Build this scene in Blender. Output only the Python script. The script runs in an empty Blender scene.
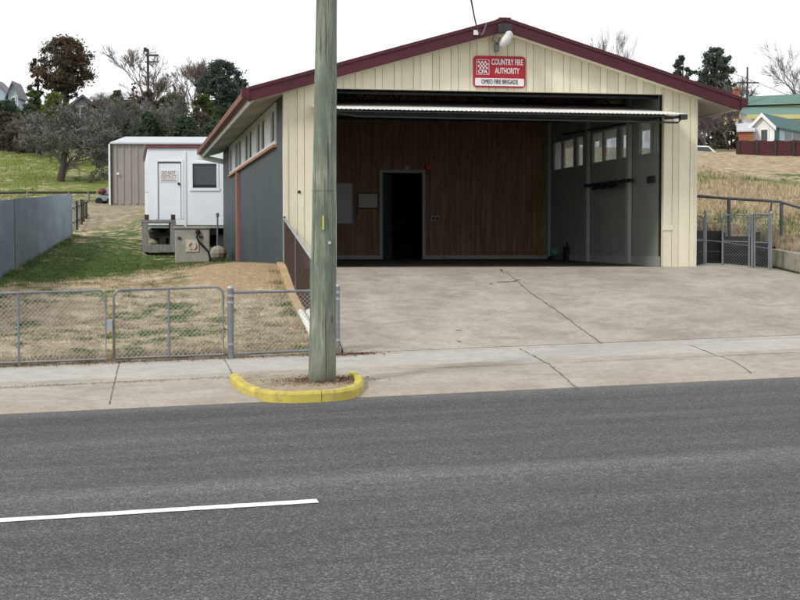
import bpy, math, random
import numpy as np
from mathutils import Vector, Matrix

random.seed(7)
rng = np.random.default_rng(7)
sc = bpy.context.scene
col = sc.collection
R = math.radians

# ------------------------------------------------------------------ camera
FOC, CAMZ = 1300.0, 1.65
PITCH = math.atan(53 / FOC)
cam_d = bpy.data.cameras.new('camera')
cam_d.sensor_width = 36; cam_d.lens = 36 * FOC / 800
cam_d.clip_start = 0.1; cam_d.clip_end = 3000
cam = bpy.data.objects.new('camera', cam_d); col.objects.link(cam)
cam.location = (0, 0, CAMZ); cam.rotation_euler = (math.pi / 2 - PITCH, 0, 0)
sc.camera = cam

def ray(px, py):
    cx, cy = (px - 400) / FOC, (300 - py) / FOC
    c, s = math.cos(PITCH), math.sin(PITCH)
    return Vector((cx, c + cy * s, -s + cy * c))
def at(px, py, Y):
    d = ray(px, py); return Vector((d.x / d.y * Y, Y, CAMZ + d.z / d.y * Y))
def on_plane(px, py, p0, n):
    d = ray(px, py); o = Vector((0, 0, CAMZ))
    k = (Vector(p0) - o).dot(Vector(n)) / d.dot(Vector(n)); return o + d * k

# street frame: s along the street, t across it (t = 0 at the road edge)
US = Vector((.9824, .1867, 0)); UT = Vector((-.1867, .9824, 0)); O0 = Vector((0, 14.4, 0))
GR = .02456
def st(x, y): v = Vector((x, y, 0)) - O0; return v.dot(US), v.dot(UT)
def S(s, t, z=0): p = O0 + US * s + UT * t; return Vector((p.x, p.y, z))
# building frame: a along the front, b into the depth
UF = Vector((.9888, .149, 0)); WF = Vector((-.2077, .978, 0)); A0 = Vector((-2.17, 24.57, 0))
def F(a, b, z): p = A0 + UF * a + WF * b; return Vector((p.x, p.y, z))
NF = Vector((-UF.y, UF.x, 0)); NS = Vector((WF.y, -WF.x, 0))
def ab(p):
    v = Vector((p.x, p.y, 0)) - A0
    det = UF.x * WF.y - UF.y * WF.x
    return (v.x * WF.y - v.y * WF.x) / det, (UF.x * v.y - UF.y * v.x) / det
def fac(px, py, b=0.0):
    p = on_plane(px, py, F(0, b, 0), NF); return ab(p)[0], p.z
def side(px, py, a=0.0):
    p = on_plane(px, py, F(a, 0, 0), NS); return ab(p)[1], p.z

# ------------------------------------------------------------------ helpers
WL = {}
def tag(o, label=None, cat=None, group=None, kind=None):
    if label: o['label'] = label
    if cat: o['category'] = cat
    if group: o['group'] = group
    if kind: o['kind'] = kind
    return o
def thing(name, loc, label, cat, group=None):
    o = bpy.data.objects.new(name, None); col.objects.link(o); o.location = loc
    o.empty_display_size = .1
    WL[o.name] = Vector(loc); return tag(o, label, cat, group)

class MB:
    def __init__(s): s.v = []; s.f = []
    def add(s, vs, fs):
        n = len(s.v); s.v += [tuple(v) for v in vs]; s.f += [tuple(i + n for i in f) for f in fs]; return s
    def box(s, x0, x1, y0, y1, z0, z1, T=None):
        T = T or (lambda a, b, c: Vector((a, b, c)))
        vs = [T(x, y, z) for z in (z0, z1) for y in (y0, y1) for x in (x0, x1)]
        return s.add(vs, [(0, 2, 3, 1), (4, 5, 7, 6), (0, 1, 5, 4), (2, 6, 7, 3), (0, 4, 6, 2), (1, 3, 7, 5)])
    def hexa(s, vs):
        return s.add(vs, [(0, 3, 2, 1), (4, 5, 6, 7), (0, 1, 5, 4), (1, 2, 6, 5), (2, 3, 7, 6), (3, 0, 4, 7)])
    def prism(s, pts, off):
        n = len(pts); off = Vector(off); pts = [Vector(p) for p in pts]
        vs = pts + [p + off for p in pts]
        return s.add(vs, [tuple(range(n))[::-1], tuple(range(n, 2 * n))] + [(i, (i + 1) % n, (i + 1) % n + n, i + n) for i in range(n)])
    def quad(s, a, b, c, d): return s.add([a, b, c, d], [(0, 1, 2, 3)])
    def tube(s, pts, r, n=8, cap=True):
        pts = [Vector(p) for p in pts]; rs = r if isinstance(r, (list, tuple)) else [r] * len(pts)
        base = len(s.v); ref = None
        for i, p in enumerate(pts):
            d = (pts[min(i + 1, len(pts) - 1)] - pts[max(i - 1, 0)])
            d = d.normalized() if d.length > 1e-9 else Vector((0, 0, 1))
            if ref is None: ref = Vector((1, 0, 0)) if abs(d.x) < .8 else Vector((0, 1, 0))
            u = d.cross(ref).normalized(); w = d.cross(u); ref = w.cross(d) if False else ref
            for k in range(n):
                a = 2 * math.pi * k / n
                s.v.append(tuple(p + (u * math.cos(a) + w * math.sin(a)) * rs[i]))
        for i in range(len(pts) - 1):
            for k in range(n):
                a = base + i * n + k; b = base + i * n + (k + 1) % n
                s.f.append((a, b, b + n, a + n))
        if cap:
            s.f.append(tuple(base + k for k in range(n))[::-1])
            s.f.append(tuple(base + (len(pts) - 1) * n + k for k in range(n)))
        return s
    def ball(s, c, r, n=8, m=6, sq=(1, 1, 1)):
        base = len(s.v); c = Vector(c)
        for i in range(m + 1):
            ph = math.pi * i / m
            for k in range(n):
                th = 2 * math.pi * k / n
                s.v.append((c.x + r * sq[0] * math.sin(ph) * math.cos(th), c.y + r * sq[1] * math.sin(ph) * math.sin(th), c.z + r * sq[2] * math.cos(ph)))
        for i in range(m):
            for k in range(n):
                a = base + i * n + k; b = base + i * n + (k + 1) % n
                s.f.append((a, a + n, b + n, b))
        return s
    def build(s, name, mat, parent=None, smooth=False, bevel=0):
        o = raw_mesh(name, np.array(s.v, dtype=np.float32), s.f, mat, parent)
        if smooth:
            o.data.polygons.foreach_set('use_smooth', [True] * len(o.data.polygons))
        if bevel:
            m = o.modifiers.new('bevel', 'BEVEL'); m.width = bevel; m.segments = 2; m.limit_method = 'ANGLE'
        return o
def raw_mesh(name, v, f, mat, parent=None):
    off = WL.get(parent.name, Vector((0, 0, 0))) if parent else Vector((0, 0, 0))
    v = np.asarray(v, dtype=np.float32) - np.array(off, dtype=np.float32)
    me = bpy.data.meshes.new(name)
    if isinstance(f, np.ndarray):
        nf, k = f.shape
        me.vertices.add(len(v)); me.vertices.foreach_set('co', v.ravel())
        me.loops.add(nf * k); me.loops.foreach_set('vertex_index', f.astype(np.int32).ravel())
        me.polygons.add(nf); me.polygons.foreach_set('loop_start', np.arange(0, nf * k, k, dtype=np.int32))
        me.polygons.foreach_set('loop_total', np.full(nf, k, dtype=np.int32))
        me.update(calc_edges=True); me.validate()
    else:
        me.from_pydata([tuple(map(float, p)) for p in v], [], f); me.update()
    me.materials.append(mat)
    o = bpy.data.objects.new(name, me); col.objects.link(o)
    if parent: o.parent = parent
    WL[o.name] = off
    return o

# ------------------------------------------------------------------ materials
class NT:
    def __init__(s, name):
        s.m = bpy.data.materials.new(name); s.m.use_nodes = True; s.t = s.m.node_tree
        s.b = s.t.nodes['Principled BSDF']; s.o = s.t.nodes['Material Output']
    def n(s, typ, **kw):
        nd = s.t.nodes.new(typ)
        for k, v in kw.items(): setattr(nd, k, v)
        return nd
    def l(s, a, b): s.t.links.new(a, b)
    def coord(s, scale=(1, 1, 1), rot=0):
        tc = s.n('ShaderNodeTexCoord'); mp = s.n('ShaderNodeMapping')
        mp.inputs['Scale'].default_value = scale; mp.inputs['Rotation'].default_value = (0, 0, rot)
        s.l(tc.outputs['Object'], mp.inputs['Vector']); return mp.outputs['Vector']
    def noise(s, vec, scale, detail=6, rough=.6, dist=0):
        nd = s.n('ShaderNodeTexNoise'); nd.inputs['Scale'].default_value = scale
        nd.inputs['Detail'].default_value = detail; nd.inputs['Roughness'].default_value = rough
        nd.inputs['Distortion'].default_value = dist
        s.l(vec, nd.inputs['Vector']); return nd.outputs['Fac']
    def ramp(s, fac, stops, interp='LINEAR'):
        nd = s.n('ShaderNodeValToRGB'); cr = nd.color_ramp; cr.interpolation = interp
        while len(cr.elements) < len(stops): cr.elements.new(.5)
        for e, (p, c) in zip(cr.elements, stops):
            e.position = p; e.color = (c[0], c[1], c[2], 1) if not isinstance(c, (int, float)) else (c, c, c, 1)
        s.l(fac, nd.inputs['Fac']); return nd.outputs['Color']
    def mix(s, fac, a, b, mode='MIX'):
        nd = s.n('ShaderNodeMix', data_type='RGBA', blend_type=mode)
        for sock, v in ((nd.inputs[0], fac), (nd.inputs[6], a), (nd.inputs[7], b)):
            if isinstance(v, bpy.types.NodeSocket): s.l(v, sock)
            elif isinstance(v, (int, float)): sock.default_value = v
            else: sock.default_value = (*v, 1)
        return nd.outputs[2]
    def math(s, op, a, b=0, clamp=False):
        nd = s.n('ShaderNodeMath', operation=op); nd.use_clamp = clamp
        for sock, v in ((nd.inputs[0], a), (nd.inputs[1], b)):
            if isinstance(v, bpy.types.NodeSocket): s.l(v, sock)
            else: sock.default_value = v
        return nd.outputs[0]
    def bump(s, h, strength=.3, dist=.01):
        nd = s.n('ShaderNodeBump'); nd.inputs['Strength'].default_value = strength; nd.inputs['Distance'].default_value = dist
        s.l(h, nd.inputs['Height']); s.l(nd.outputs['Normal'], s.b.inputs['Normal'])
    def fin(s, color, rough=.8, metal=0, spec=None):
        if isinstance(color, bpy.types.NodeSocket): s.l(color, s.b.inputs['Base Color'])
        else: s.b.inputs['Base Color'].default_value = (*color, 1)
        s.b.inputs['Roughness'].default_value = rough; s.b.inputs['Metallic'].default_value = metal
        if spec is not None: s.b.inputs['Specular IOR Level'].default_value = spec
        return s.m

def mat(name, c, var=.25, scale=3, rough=.75, metal=0, stretch=(1, 1, 1), dirt=None, dirt_amt=.5, bump=.15, fine=40, spec=.3):
    """paint-like surface: broad tonal variation, fine grain, optional dirt colour"""
    t = NT(name); v = t.coord(stretch)
    n1 = t.noise(v, scale, 6, .65); lo = tuple(x * (1 - var) for x in c); hi = tuple(min(1, x * (1 + var * .6)) for x in c)
    colr = t.ramp(n1, [(.3, lo), (.7, hi)])
    n2 = t.noise(v, fine, 4, .7)
    colr = t.mix(.35, colr, t.ramp(n2, [(.3, .75), (.7, 1.0)]), 'MULTIPLY')
    if dirt:
        n3 = t.noise(v, scale * 1.7, 9, .75, .4)
        colr = t.mix(t.ramp(n3, [(.66 - .22 * dirt_amt, 0), (.86 - .22 * dirt_amt, dirt_amt)]), colr, dirt)
    t.bump(n2, bump, .01)
    return t.fin(colr, rough, metal, spec)

M = {}
def plank_mat():
    m_ = mat('cream_paint', (.81, .765, .575), .10, 1.2, .6, stretch=(1.5, 1.5, .3), dirt=(.42, .38, .28), dirt_amt=.38, fine=25, bump=.06)
    nt_ = m_.node_tree; b_ = nt_.nodes['Principled BSDF']; src = b_.inputs['Base Color'].links[0].from_socket
    gi_ = nt_.nodes.new('ShaderNodeNewGeometry'); r_ = nt_.nodes.new('ShaderNodeMapRange'); r_.inputs[3].default_value = .86; r_.inputs[4].default_value = 1.04
    x_ = nt_.nodes.new('ShaderNodeMix'); x_.data_type = 'RGBA'; x_.blend_type = 'MULTIPLY'; x_.inputs[0].default_value = 1
    nt_.links.new(gi_.outputs['Random Per Island'], r_.inputs[0]); nt_.links.new(src, x_.inputs[6]); nt_.links.new(r_.outputs[0], x_.inputs[7]); nt_.links.new(x_.outputs[2], b_.inputs['Base Color'])
    return m_
M['cream'] = plank_mat() if 1 else mat('cream_paint', (.74, .70, .52), .07, 1.2, .6, stretch=(1, 1, .35), dirt=(.45, .42, .33), dirt_amt=.3, fine=25, bump=.06)
M['cream_edge'] = mat('cream_trim', (.72, .68, .53), .08, 2, .6)
M['dark_gap'] = mat('dark_gap', (.05, .045, .035), .2, 3, .9)
M['slate'] = mat('slate_paint', (.058, .078, .090), .2, 1.2, .5, stretch=(1, 1, .3), dirt=(.12, .12, .11), dirt_amt=.4)
M['maroon'] = mat('maroon_paint', (.075, .010, .019), .25, 2, .5, dirt=(.05, .03, .04), dirt_amt=.35, spec=.4)
M['rust_gutter'] = mat('faded_red_gutter', (.22, .085, .06), .3, 3, .6, dirt=(.10, .06, .05), dirt_amt=.5)
M['redpipe'] = mat('faded_red_pipe', (.36, .15, .125), .2, 3, .6)
M['hutred'] = mat('dull_maroon_edge', (.21, .065, .07), .25, 3, .6, dirt=(.4, .3, .3), dirt_amt=.4)
M['sill'] = mat('terracotta_sill', (.38, .19, .12), .25, 4, .7)
M['white'] = mat('white_paint', (.82, .82, .81), .08, 2, .55, dirt=(.5, .48, .44), dirt_amt=.25, bump=.05)
M['hutwhite'] = mat('cool_white_panel', (.84, .88, .93), .05, 1.5, .5, dirt=(.5, .52, .52), dirt_amt=.2, bump=.04)
M['soffit'] = mat('soffit_sheet', (.46, .44, .38), .15, 1.5, .8, dirt=(.25, .23, .2), dirt_amt=.4)
M['galv'] = mat('galvanised_steel', (.23, .245, .26), .25, 8, .5, .35, bump=.1)
M['galv_light'] = mat('pale_galvanised_steel', (.40, .42, .44), .2, 6, .45, .3)
M['wire'] = mat('weathered_wire', (.40, .40, .38), .2, 8, .6, .2)
M['darksteel'] = mat('dark_steel', (.055, .06, .065), .3, 6, .55, .4)
M['railsteel'] = mat('weathered_dark_rail', (.14, .15, .16), .3, 6, .5, .3)
M['rustbar'] = mat('rusty_bars', (.085, .055, .042), .4, 9, .85)
M['roof'] = mat('dull_red_roof', (.17, .05, .05), .2, 2, .6)
M['doorskin'] = mat('bright_zinc_door_skin', (.80, .80, .76), .08, 3, .5)
M['black'] = mat('black_rubber', (.015, .015, .016), .3, 5, .6)
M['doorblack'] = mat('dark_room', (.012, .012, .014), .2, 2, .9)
M['greyframe'] = mat('grey_door_frame', (.30, .30, .29), .1, 3, .6)
M['board'] = mat('whiteboard', (.40, .41, .41), .06, 1, .5)
M['paper'] = mat('paper_notice', (.42, .40, .36), .1, 4, .8)
M['greenwall'] = mat('greygreen_lining', (.26, .29, .245), .12, 1.0, .65, dirt=(.07, .07, .06), dirt_amt=.4)
M['greenlight'] = mat('greygreen_batten', (.32, .35, .31), .12, 2, .6)
M['redsign'] = mat('red_enamel', (.42, .018, .03), .1, 3, .4)
M['signwhite'] = mat('white_enamel', (.80, .80, .80), .05, 3, .4, bump=.02)
M['ink'] = mat('dark_ink', (.04, .04, .05), .1, 3, .6, bump=.0)
M['redink'] = mat('red_ink', (.45, .08, .09), .1, 3, .6, bump=.0)
M['yellow'] = mat('yellow_kerb_paint', (.56, .46, .10), .22, 4, .8, dirt=(.22, .19, .11), dirt_amt=.75, bump=.3)
M['block'] = mat('weathered_concrete_block', (.40, .37, .33), .25, 3, .9, dirt=(.15, .13, .11), dirt_amt=.6, bump=.3)
M['plate'] = mat('pale_stone_patch', (.66, .57, .46), .25, 9, .9, dirt=(.3, .2, .14), dirt_amt=.6)
M['greywood'] = mat('silvered_timber', (.27, .26, .25), .3, 4, .9, stretch=(3, 3, 1), dirt=(.12, .11, .10), dirt_amt=.6, bump=.3)
M['darkwood'] = mat('dark_weathered_timber', (.06, .052, .045), .35, 4, .95, bump=.3)
M['retain'] = mat('shade_painted_wall', (.045, .052, .045), .35, 2, .95, dirt=(.05, .045, .035), dirt_amt=.6, bump=.3)  # near-black base colour paints the shade on the wall behind the side gates
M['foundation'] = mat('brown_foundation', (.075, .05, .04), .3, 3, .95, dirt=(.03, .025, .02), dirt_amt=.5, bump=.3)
M['wallconc'] = mat('mossy_concrete', (.34, .32, .25), .25, 2.5, .95, dirt=(.12, .13, .08), dirt_amt=.7, bump=.4)
M['orangeconc'] = mat('clay_stained_concrete', (.47, .34, .20), .25, 3, .95, dirt=(.28, .18, .10), dirt_amt=.6, bump=.4)
M['tan'] = mat('tan_shed_wall', (.31, .285, .26), .1, 1.0, .55, dirt=(.22, .2, .17), dirt_amt=.3)
M['zinc'] = mat('zinc_roof', (.55, .57, .60), .12, 2, .45, .2)
M['brick'] = mat('orange_brick', (.32, .12, .065), .25, 6, .9)
M['greenroof'] = mat('green_iron_roof', (.105, .20, .165), .15, 1.5, .6, dirt=(.2, .25, .2), dirt_amt=.3)
M['tealroof'] = mat('dark_teal_roof', (.045, .13, .12), .15, 1.5, .6)
M['yellowtrim'] = mat('pale_yellow_trim', (.60, .55, .24), .1, 2, .6)
M['houseglass'] = mat('window_glass_dark', (.05, .06, .07), .3, 1, .15, spec=.6)
M['redfence'] = mat('dark_red_fence', (.085, .028, .032), .25, 4, .8)
M['greyroof'] = mat('grey_roof', (.20, .20, .22), .15, 2, .7)
M['bluehouse'] = mat('pale_blue_wall', (.45, .56, .66), .1, 2, .7)
M['greyhouse'] = mat('grey_wall', (.30, .32, .35), .12, 2, .7)
M['bark'] = mat('dark_bark', (.085, .07, .06), .3, 5, .95, bump=.4)
M['twig'] = mat('grey_twigs', (.18, .172, .155), .3, 2, .95)
M['twigbrown'] = mat('brown_twigs', (.21, .175, .15), .3, 2, .95)
M['purpletwig'] = mat('mauve_twigs', (.20, .17, .17), .3, 2, .95)
M['tarp'] = mat('blue_grey_tarpaulin', (.22, .28, .30), .25, 3, .6)
M['carred'] = mat('dull_maroon_paint', (.12, .03, .035), .2, 3, .4)
M['yellowtag'] = mat('yellow_tag', (.55, .55, .12), .1, 3, .6)
M['lampglass'] = mat('milky_lamp_cover', (.62, .62, .58), .1, 4, .3)
M['cable'] = mat('grey_cable', (.07, .07, .08), .1, 3, .6)
M['jackgreen'] = mat('green_jack_paint', (.10, .20, .15), .2, 5, .5)
M['orange'] = mat('terracotta_pot', (.42, .12, .05), .2, 5, .8)

def glass_mat():
    t = NT('dusty_glass')
    v = t.coord(); n = t.noise(v, 3, 5)
    tr = t.n('ShaderNodeBsdfTransparent'); gl = t.n('ShaderNodeBsdfGlossy'); df = t.n('ShaderNodeBsdfTranslucent')
    tr.inputs[0].default_value = (.85, .88, .9, 1); gl.inputs['Roughness'].default_value = .08
    df.inputs[0].default_value = (.6, .62, .6, 1)
    m1 = t.n('ShaderNodeMixShader'); m2 = t.n('ShaderNodeMixShader')
    m1.inputs[0].default_value = .12
    t.l(tr.outputs[0], m1.inputs[1]); t.l(gl.outputs[0], m1.inputs[2])
    t.l(t.ramp(n, [(.3, .22), (.7, .55)]), m2.inputs[0])
    t.l(m1.outputs[0], m2.inputs[1]); t.l(df.outputs[0], m2.inputs[2]); t.l(m2.outputs[0], t.o.inputs['Surface'])
    return t.m
M['glass'] = glass_mat()

def wood_panel_mat():
    t = NT('knotty_pine_panelling'); tc = t.n('ShaderNodeTexCoord')
    mp = t.n('ShaderNodeMapping'); mp.inputs['Scale'].default_value = (14, 14, .9); t.l(tc.outputs['Object'], mp.inputs['Vector'])
    g = t.noise(mp.outputs[0], 1.0, 6, .7, .6)
    c = t.ramp(g, [(.25, (.07, .041, .021)), (.5, (.18, .108, .056)), (.75, (.30, .19, .105))])
    mp2 = t.n('ShaderNodeMapping'); mp2.inputs['Scale'].default_value = (6, 6, 2.2); t.l(tc.outputs['Object'], mp2.inputs['Vector'])
    vo = t.n('ShaderNodeTexVoronoi'); vo.inputs['Scale'].default_value = 1.0; t.l(mp2.outputs[0], vo.inputs['Vector'])
    kn = t.ramp(vo.outputs['Distance'], [(.05, .8), (.19, 0)])
    c = t.mix(kn, c, (.02, .01, .007))
    t.bump(g, .1); return t.fin(c, .6, 0, .3)
M['pine'] = wood_panel_mat()

def pole_mat():
    t = NT('treated_pole_timber'); v = t.coord((9, 9, .7)); g = t.noise(v, 2.2, 8, .75, .3)
    c = t.ramp(g, [(.3, (.10, .125, .095)), (.5, (.22, .25, .19)), (.66, (.40, .42, .33))])
    v2 = t.coord((1.5, 1.5, .8)); n2 = t.noise(v2, 2.2, 4, .6)
    c = t.mix(t.ramp(n2, [(.42, .0), (.6, .75)]), c, (.13, .16, .125))
    n5 = t.noise(t.coord((2, 2, .5)), 1.1, 5, .7); c = t.mix(t.ramp(n5, [(.52, 0), (.66, .6)]), c, (.20, .19, .14))
    vo = t.n('ShaderNodeTexVoronoi'); vo.inputs['Scale'].default_value = 1.6; t.l(t.coord((1.5, 1.5, .9)), vo.inputs['Vector'])
    c = t.mix(t.ramp(vo.outputs['Distance'], [(.04, .75), (.10, 0)]), c, (.07, .07, .055))
    cr = t.noise(t.coord((22, 22, .55)), 1.6, 3, .5); c = t.mix(t.ramp(cr, [(.62, 0), (.68, .8)]), c, (.06, .062, .05))
    t.bump(t.math('SUBTRACT', g, t.ramp(cr, [(.62, 0), (.68, 1)])), .6, .02); return t.fin(c, .9, 0, .2)
M['pole'] = pole_mat()

def asphalt_mat():
    t = NT('worn_chip_seal'); v = t.coord()
    grit = t.noise(v, 55, 3, .8); vo = t.n('ShaderNodeTexVoronoi'); vo.inputs['Scale'].default_value = 85; t.l(v, vo.inputs['Vector'])
    cell = t.n('ShaderNodeSeparateColor'); t.l(vo.outputs['Color'], cell.inputs[0])
    vo3 = t.n('ShaderNodeTexVoronoi'); vo3.inputs['Scale'].default_value = 170; t.l(v, vo3.inputs['Vector'])
    cell3 = t.n('ShaderNodeSeparateColor'); t.l(vo3.outputs['Color'], cell3.inputs[0])
    c = t.ramp(cell.outputs[0], [(0, (.034, .034, .036)), (.5, (.080, .081, .085)), (.85, (.135, .135, .137)), (1, (.36, .35, .34))])
    c3 = t.ramp(cell3.outputs[1], [(0, (.036, .037, .039)), (.6, (.092, .093, .096)), (1, (.26, .26, .25))])
    c = t.mix(.45, c, c3)
    # streaks along the street (local x)
    vs = t.coord((.05, 1, 1)); st1 = t.noise(vs, 2.2, 5, .6); st2 = t.noise(t.coord((.12, 1, 1)), 7, 4, .6)
    c = t.mix(.8, c, t.ramp(st1, [(.35, .78), (.65, 1.1)]), 'MULTIPLY')
    c = t.mix(.6, c, t.ramp(st2, [(.3, .82), (.7, 1.1)]), 'MULTIPLY')
    pat = t.noise(t.coord((.5, 1.2, 1)), .9, 6, .6)
    c = t.mix(.6, c, t.ramp(pat, [(.35, .85), (.65, 1.12)]), 'MULTIPLY')
    # bare aggregate band round the middle of the road
    tc = t.n('ShaderNodeTexCoord'); sp = t.n('ShaderNodeSeparateXYZ'); t.l(tc.outputs['Object'], sp.inputs[0])
    wob = t.math('MULTIPLY', t.math('SUBTRACT', t.noise(t.coord((.25, .25, 1)), 1.3, 3), .5), .8)
    yy = t.math('ADD', sp.outputs[1], wob)
    d = t.math('ABSOLUTE', t.math('ADD', yy, 5.15), 0)
    band = t.ramp(d, [(.10, 1), (.62, 0)])
    agg = t.ramp(cell.outputs[1], [(0, (.07, .07, .068)), (.5, (.14, .138, .13)), (.8, (.27, .26, .235)), (1, (.52, .50, .45))])
    c = t.mix(t.math('MULTIPLY', band, t.ramp(t.noise(v, 9, 4), [(.3, .12), (.65, .62)])), c, agg)
    tk = t.noise(t.coord((.02, 1.0, 1)), 1.4, 2, .4); c = t.mix(.8, c, t.ramp(tk, [(.38, .80), (.6, 1.12)]), 'MULTIPLY')
    sp_ = t.noise(t.coord((1, 1, 1)), 1.7, 3, .5); c = t.mix(t.ramp(sp_, [(.70, 0), (.76, .45)]), c, (.04, .04, .042))
    # dusty lane edge
    d2 = t.ramp(t.math('ABSOLUTE', sp.outputs[1], 0), [(.0, 1), (.42, 0)])
    c = t.mix(t.math('MULTIPLY', d2, .35), c, (.19, .175, .15))
    t.bump(t.math('ADD', t.math('MULTIPLY', vo.outputs['Distance'], -1.0), grit), .7, .012)
    return t.fin(c, .85, 0, .25)
M['asphalt'] = asphalt_mat()

def concrete_mat(name, c1, c2, c3, stain=.5, two=0):
    t = NT(name); v = t.coord(); n1 = t.noise(v, .8, 9, .68, .3); n2 = t.noise(v, 5, 8, .75); n3 = t.noise(v, 60, 3, .8)
    c = t.ramp(n1, [(.28, c1), (.5, c2), (.74, c3)])
    c = t.mix(.85, c, t.ramp(n2, [(.3, .80), (.5, .97), (.7, 1.08)]), 'MULTIPLY')
    c = t.mix(.35, c, t.ramp(t.noise(v, 22, 5, .8), [(.35, .70), (.6, 1.12)]), 'MULTIPLY')
    c = t.mix(.7, c, t.ramp(n3, [(.3, .62), (.7, 1.15)]), 'MULTIPLY')
    vs = t.coord((.8, 1.1, 1)); n4 = t.noise(vs, 1.5, 9, .72, .6)
    c = t.mix(t.ramp(n4, [(.47, 0), (.62, stain)]), c, (.185, .16, .125))
    n6 = t.noise(t.coord((1, 1.5, 1)), 3.5, 8, .8, .5); c = t.mix(t.ramp(n6, [(.52, 0), (.64, stain * .8)]), c, (.15, .125, .10))
    n5 = t.noise(t.coord((1, 1.5, 1)), 2.3, 7, .75, .2)
    c = t.mix(t.ramp(n5, [(.60, 0), (.70, .45)]), c, (.48, .46, .42))
    if two:
        tcx_ = t.n('ShaderNodeTexCoord'); sp = t.n('ShaderNodeSeparateXYZ'); t.l(tcx_.outputs['Object'], sp.inputs[0])
        w_ = t.math('ADD', sp.outputs[1], t.math('MULTIPLY', t.math('SUBTRACT', n1, .5), .5))
        mr = t.n('ShaderNodeMapRange'); mr.inputs[1].default_value = two - .08; mr.inputs[2].default_value = two + .08; t.l(w_, mr.inputs[0])
        c = t.mix(t.math('MULTIPLY', mr.outputs[0], .6), c, t.ramp(n2, [(.3, (.38, .365, .33)), (.7, (.52, .505, .47))]))
        lo = t.n('ShaderNodeMapRange'); lo.inputs[1].default_value = .0; lo.inputs[2].default_value = .7; lo.inputs[3].default_value = .22; lo.inputs[4].default_value = 0; t.l(w_, lo.inputs[0])
        c = t.mix(lo.outputs[0], c, (.33, .265, .19))
    t.bump(t.math('ADD', n2, n3), .35, .01)
    return t.fin(c, .9, 0, .2)
M['drive'] = concrete_mat('driveway_concrete', (.33, .295, .24), (.415, .375, .31), (.48, .445, .385), .42)
M['path'] = concrete_mat('footpath_concrete', (.36, .315, .255), (.43, .39, .33), (.475, .44, .38), .34, 2.2)
M['crack'] = mat('dirty_joint', (.15, .12, .09), .4, 6, .95)
M['patch'] = mat('pale_cement_patch', (.47, .47, .46), .2, 3, .9)
M['floor'] = mat('worn_reddish_floor', (.07, .052, .048), .3, 2, .6)
M['sand'] = mat('sandy_soil', (.36, .30, .21), .25, 5, .95, dirt=(.17, .12, .08), dirt_amt=.8, bump=.6)
M['soil'] = mat('bare_soil', (.17, .11, .075), .3, 8, .95, bump=.5)
M['litter'] = mat('dry_leaf_litter', (.18, .10, .06), .4, 9, .95)
M['line'] = mat('road_line_paint', (.78, .78, .76), .06, 8, .7, dirt=(.3, .3, .3), dirt_amt=.35, fine=70)

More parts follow.
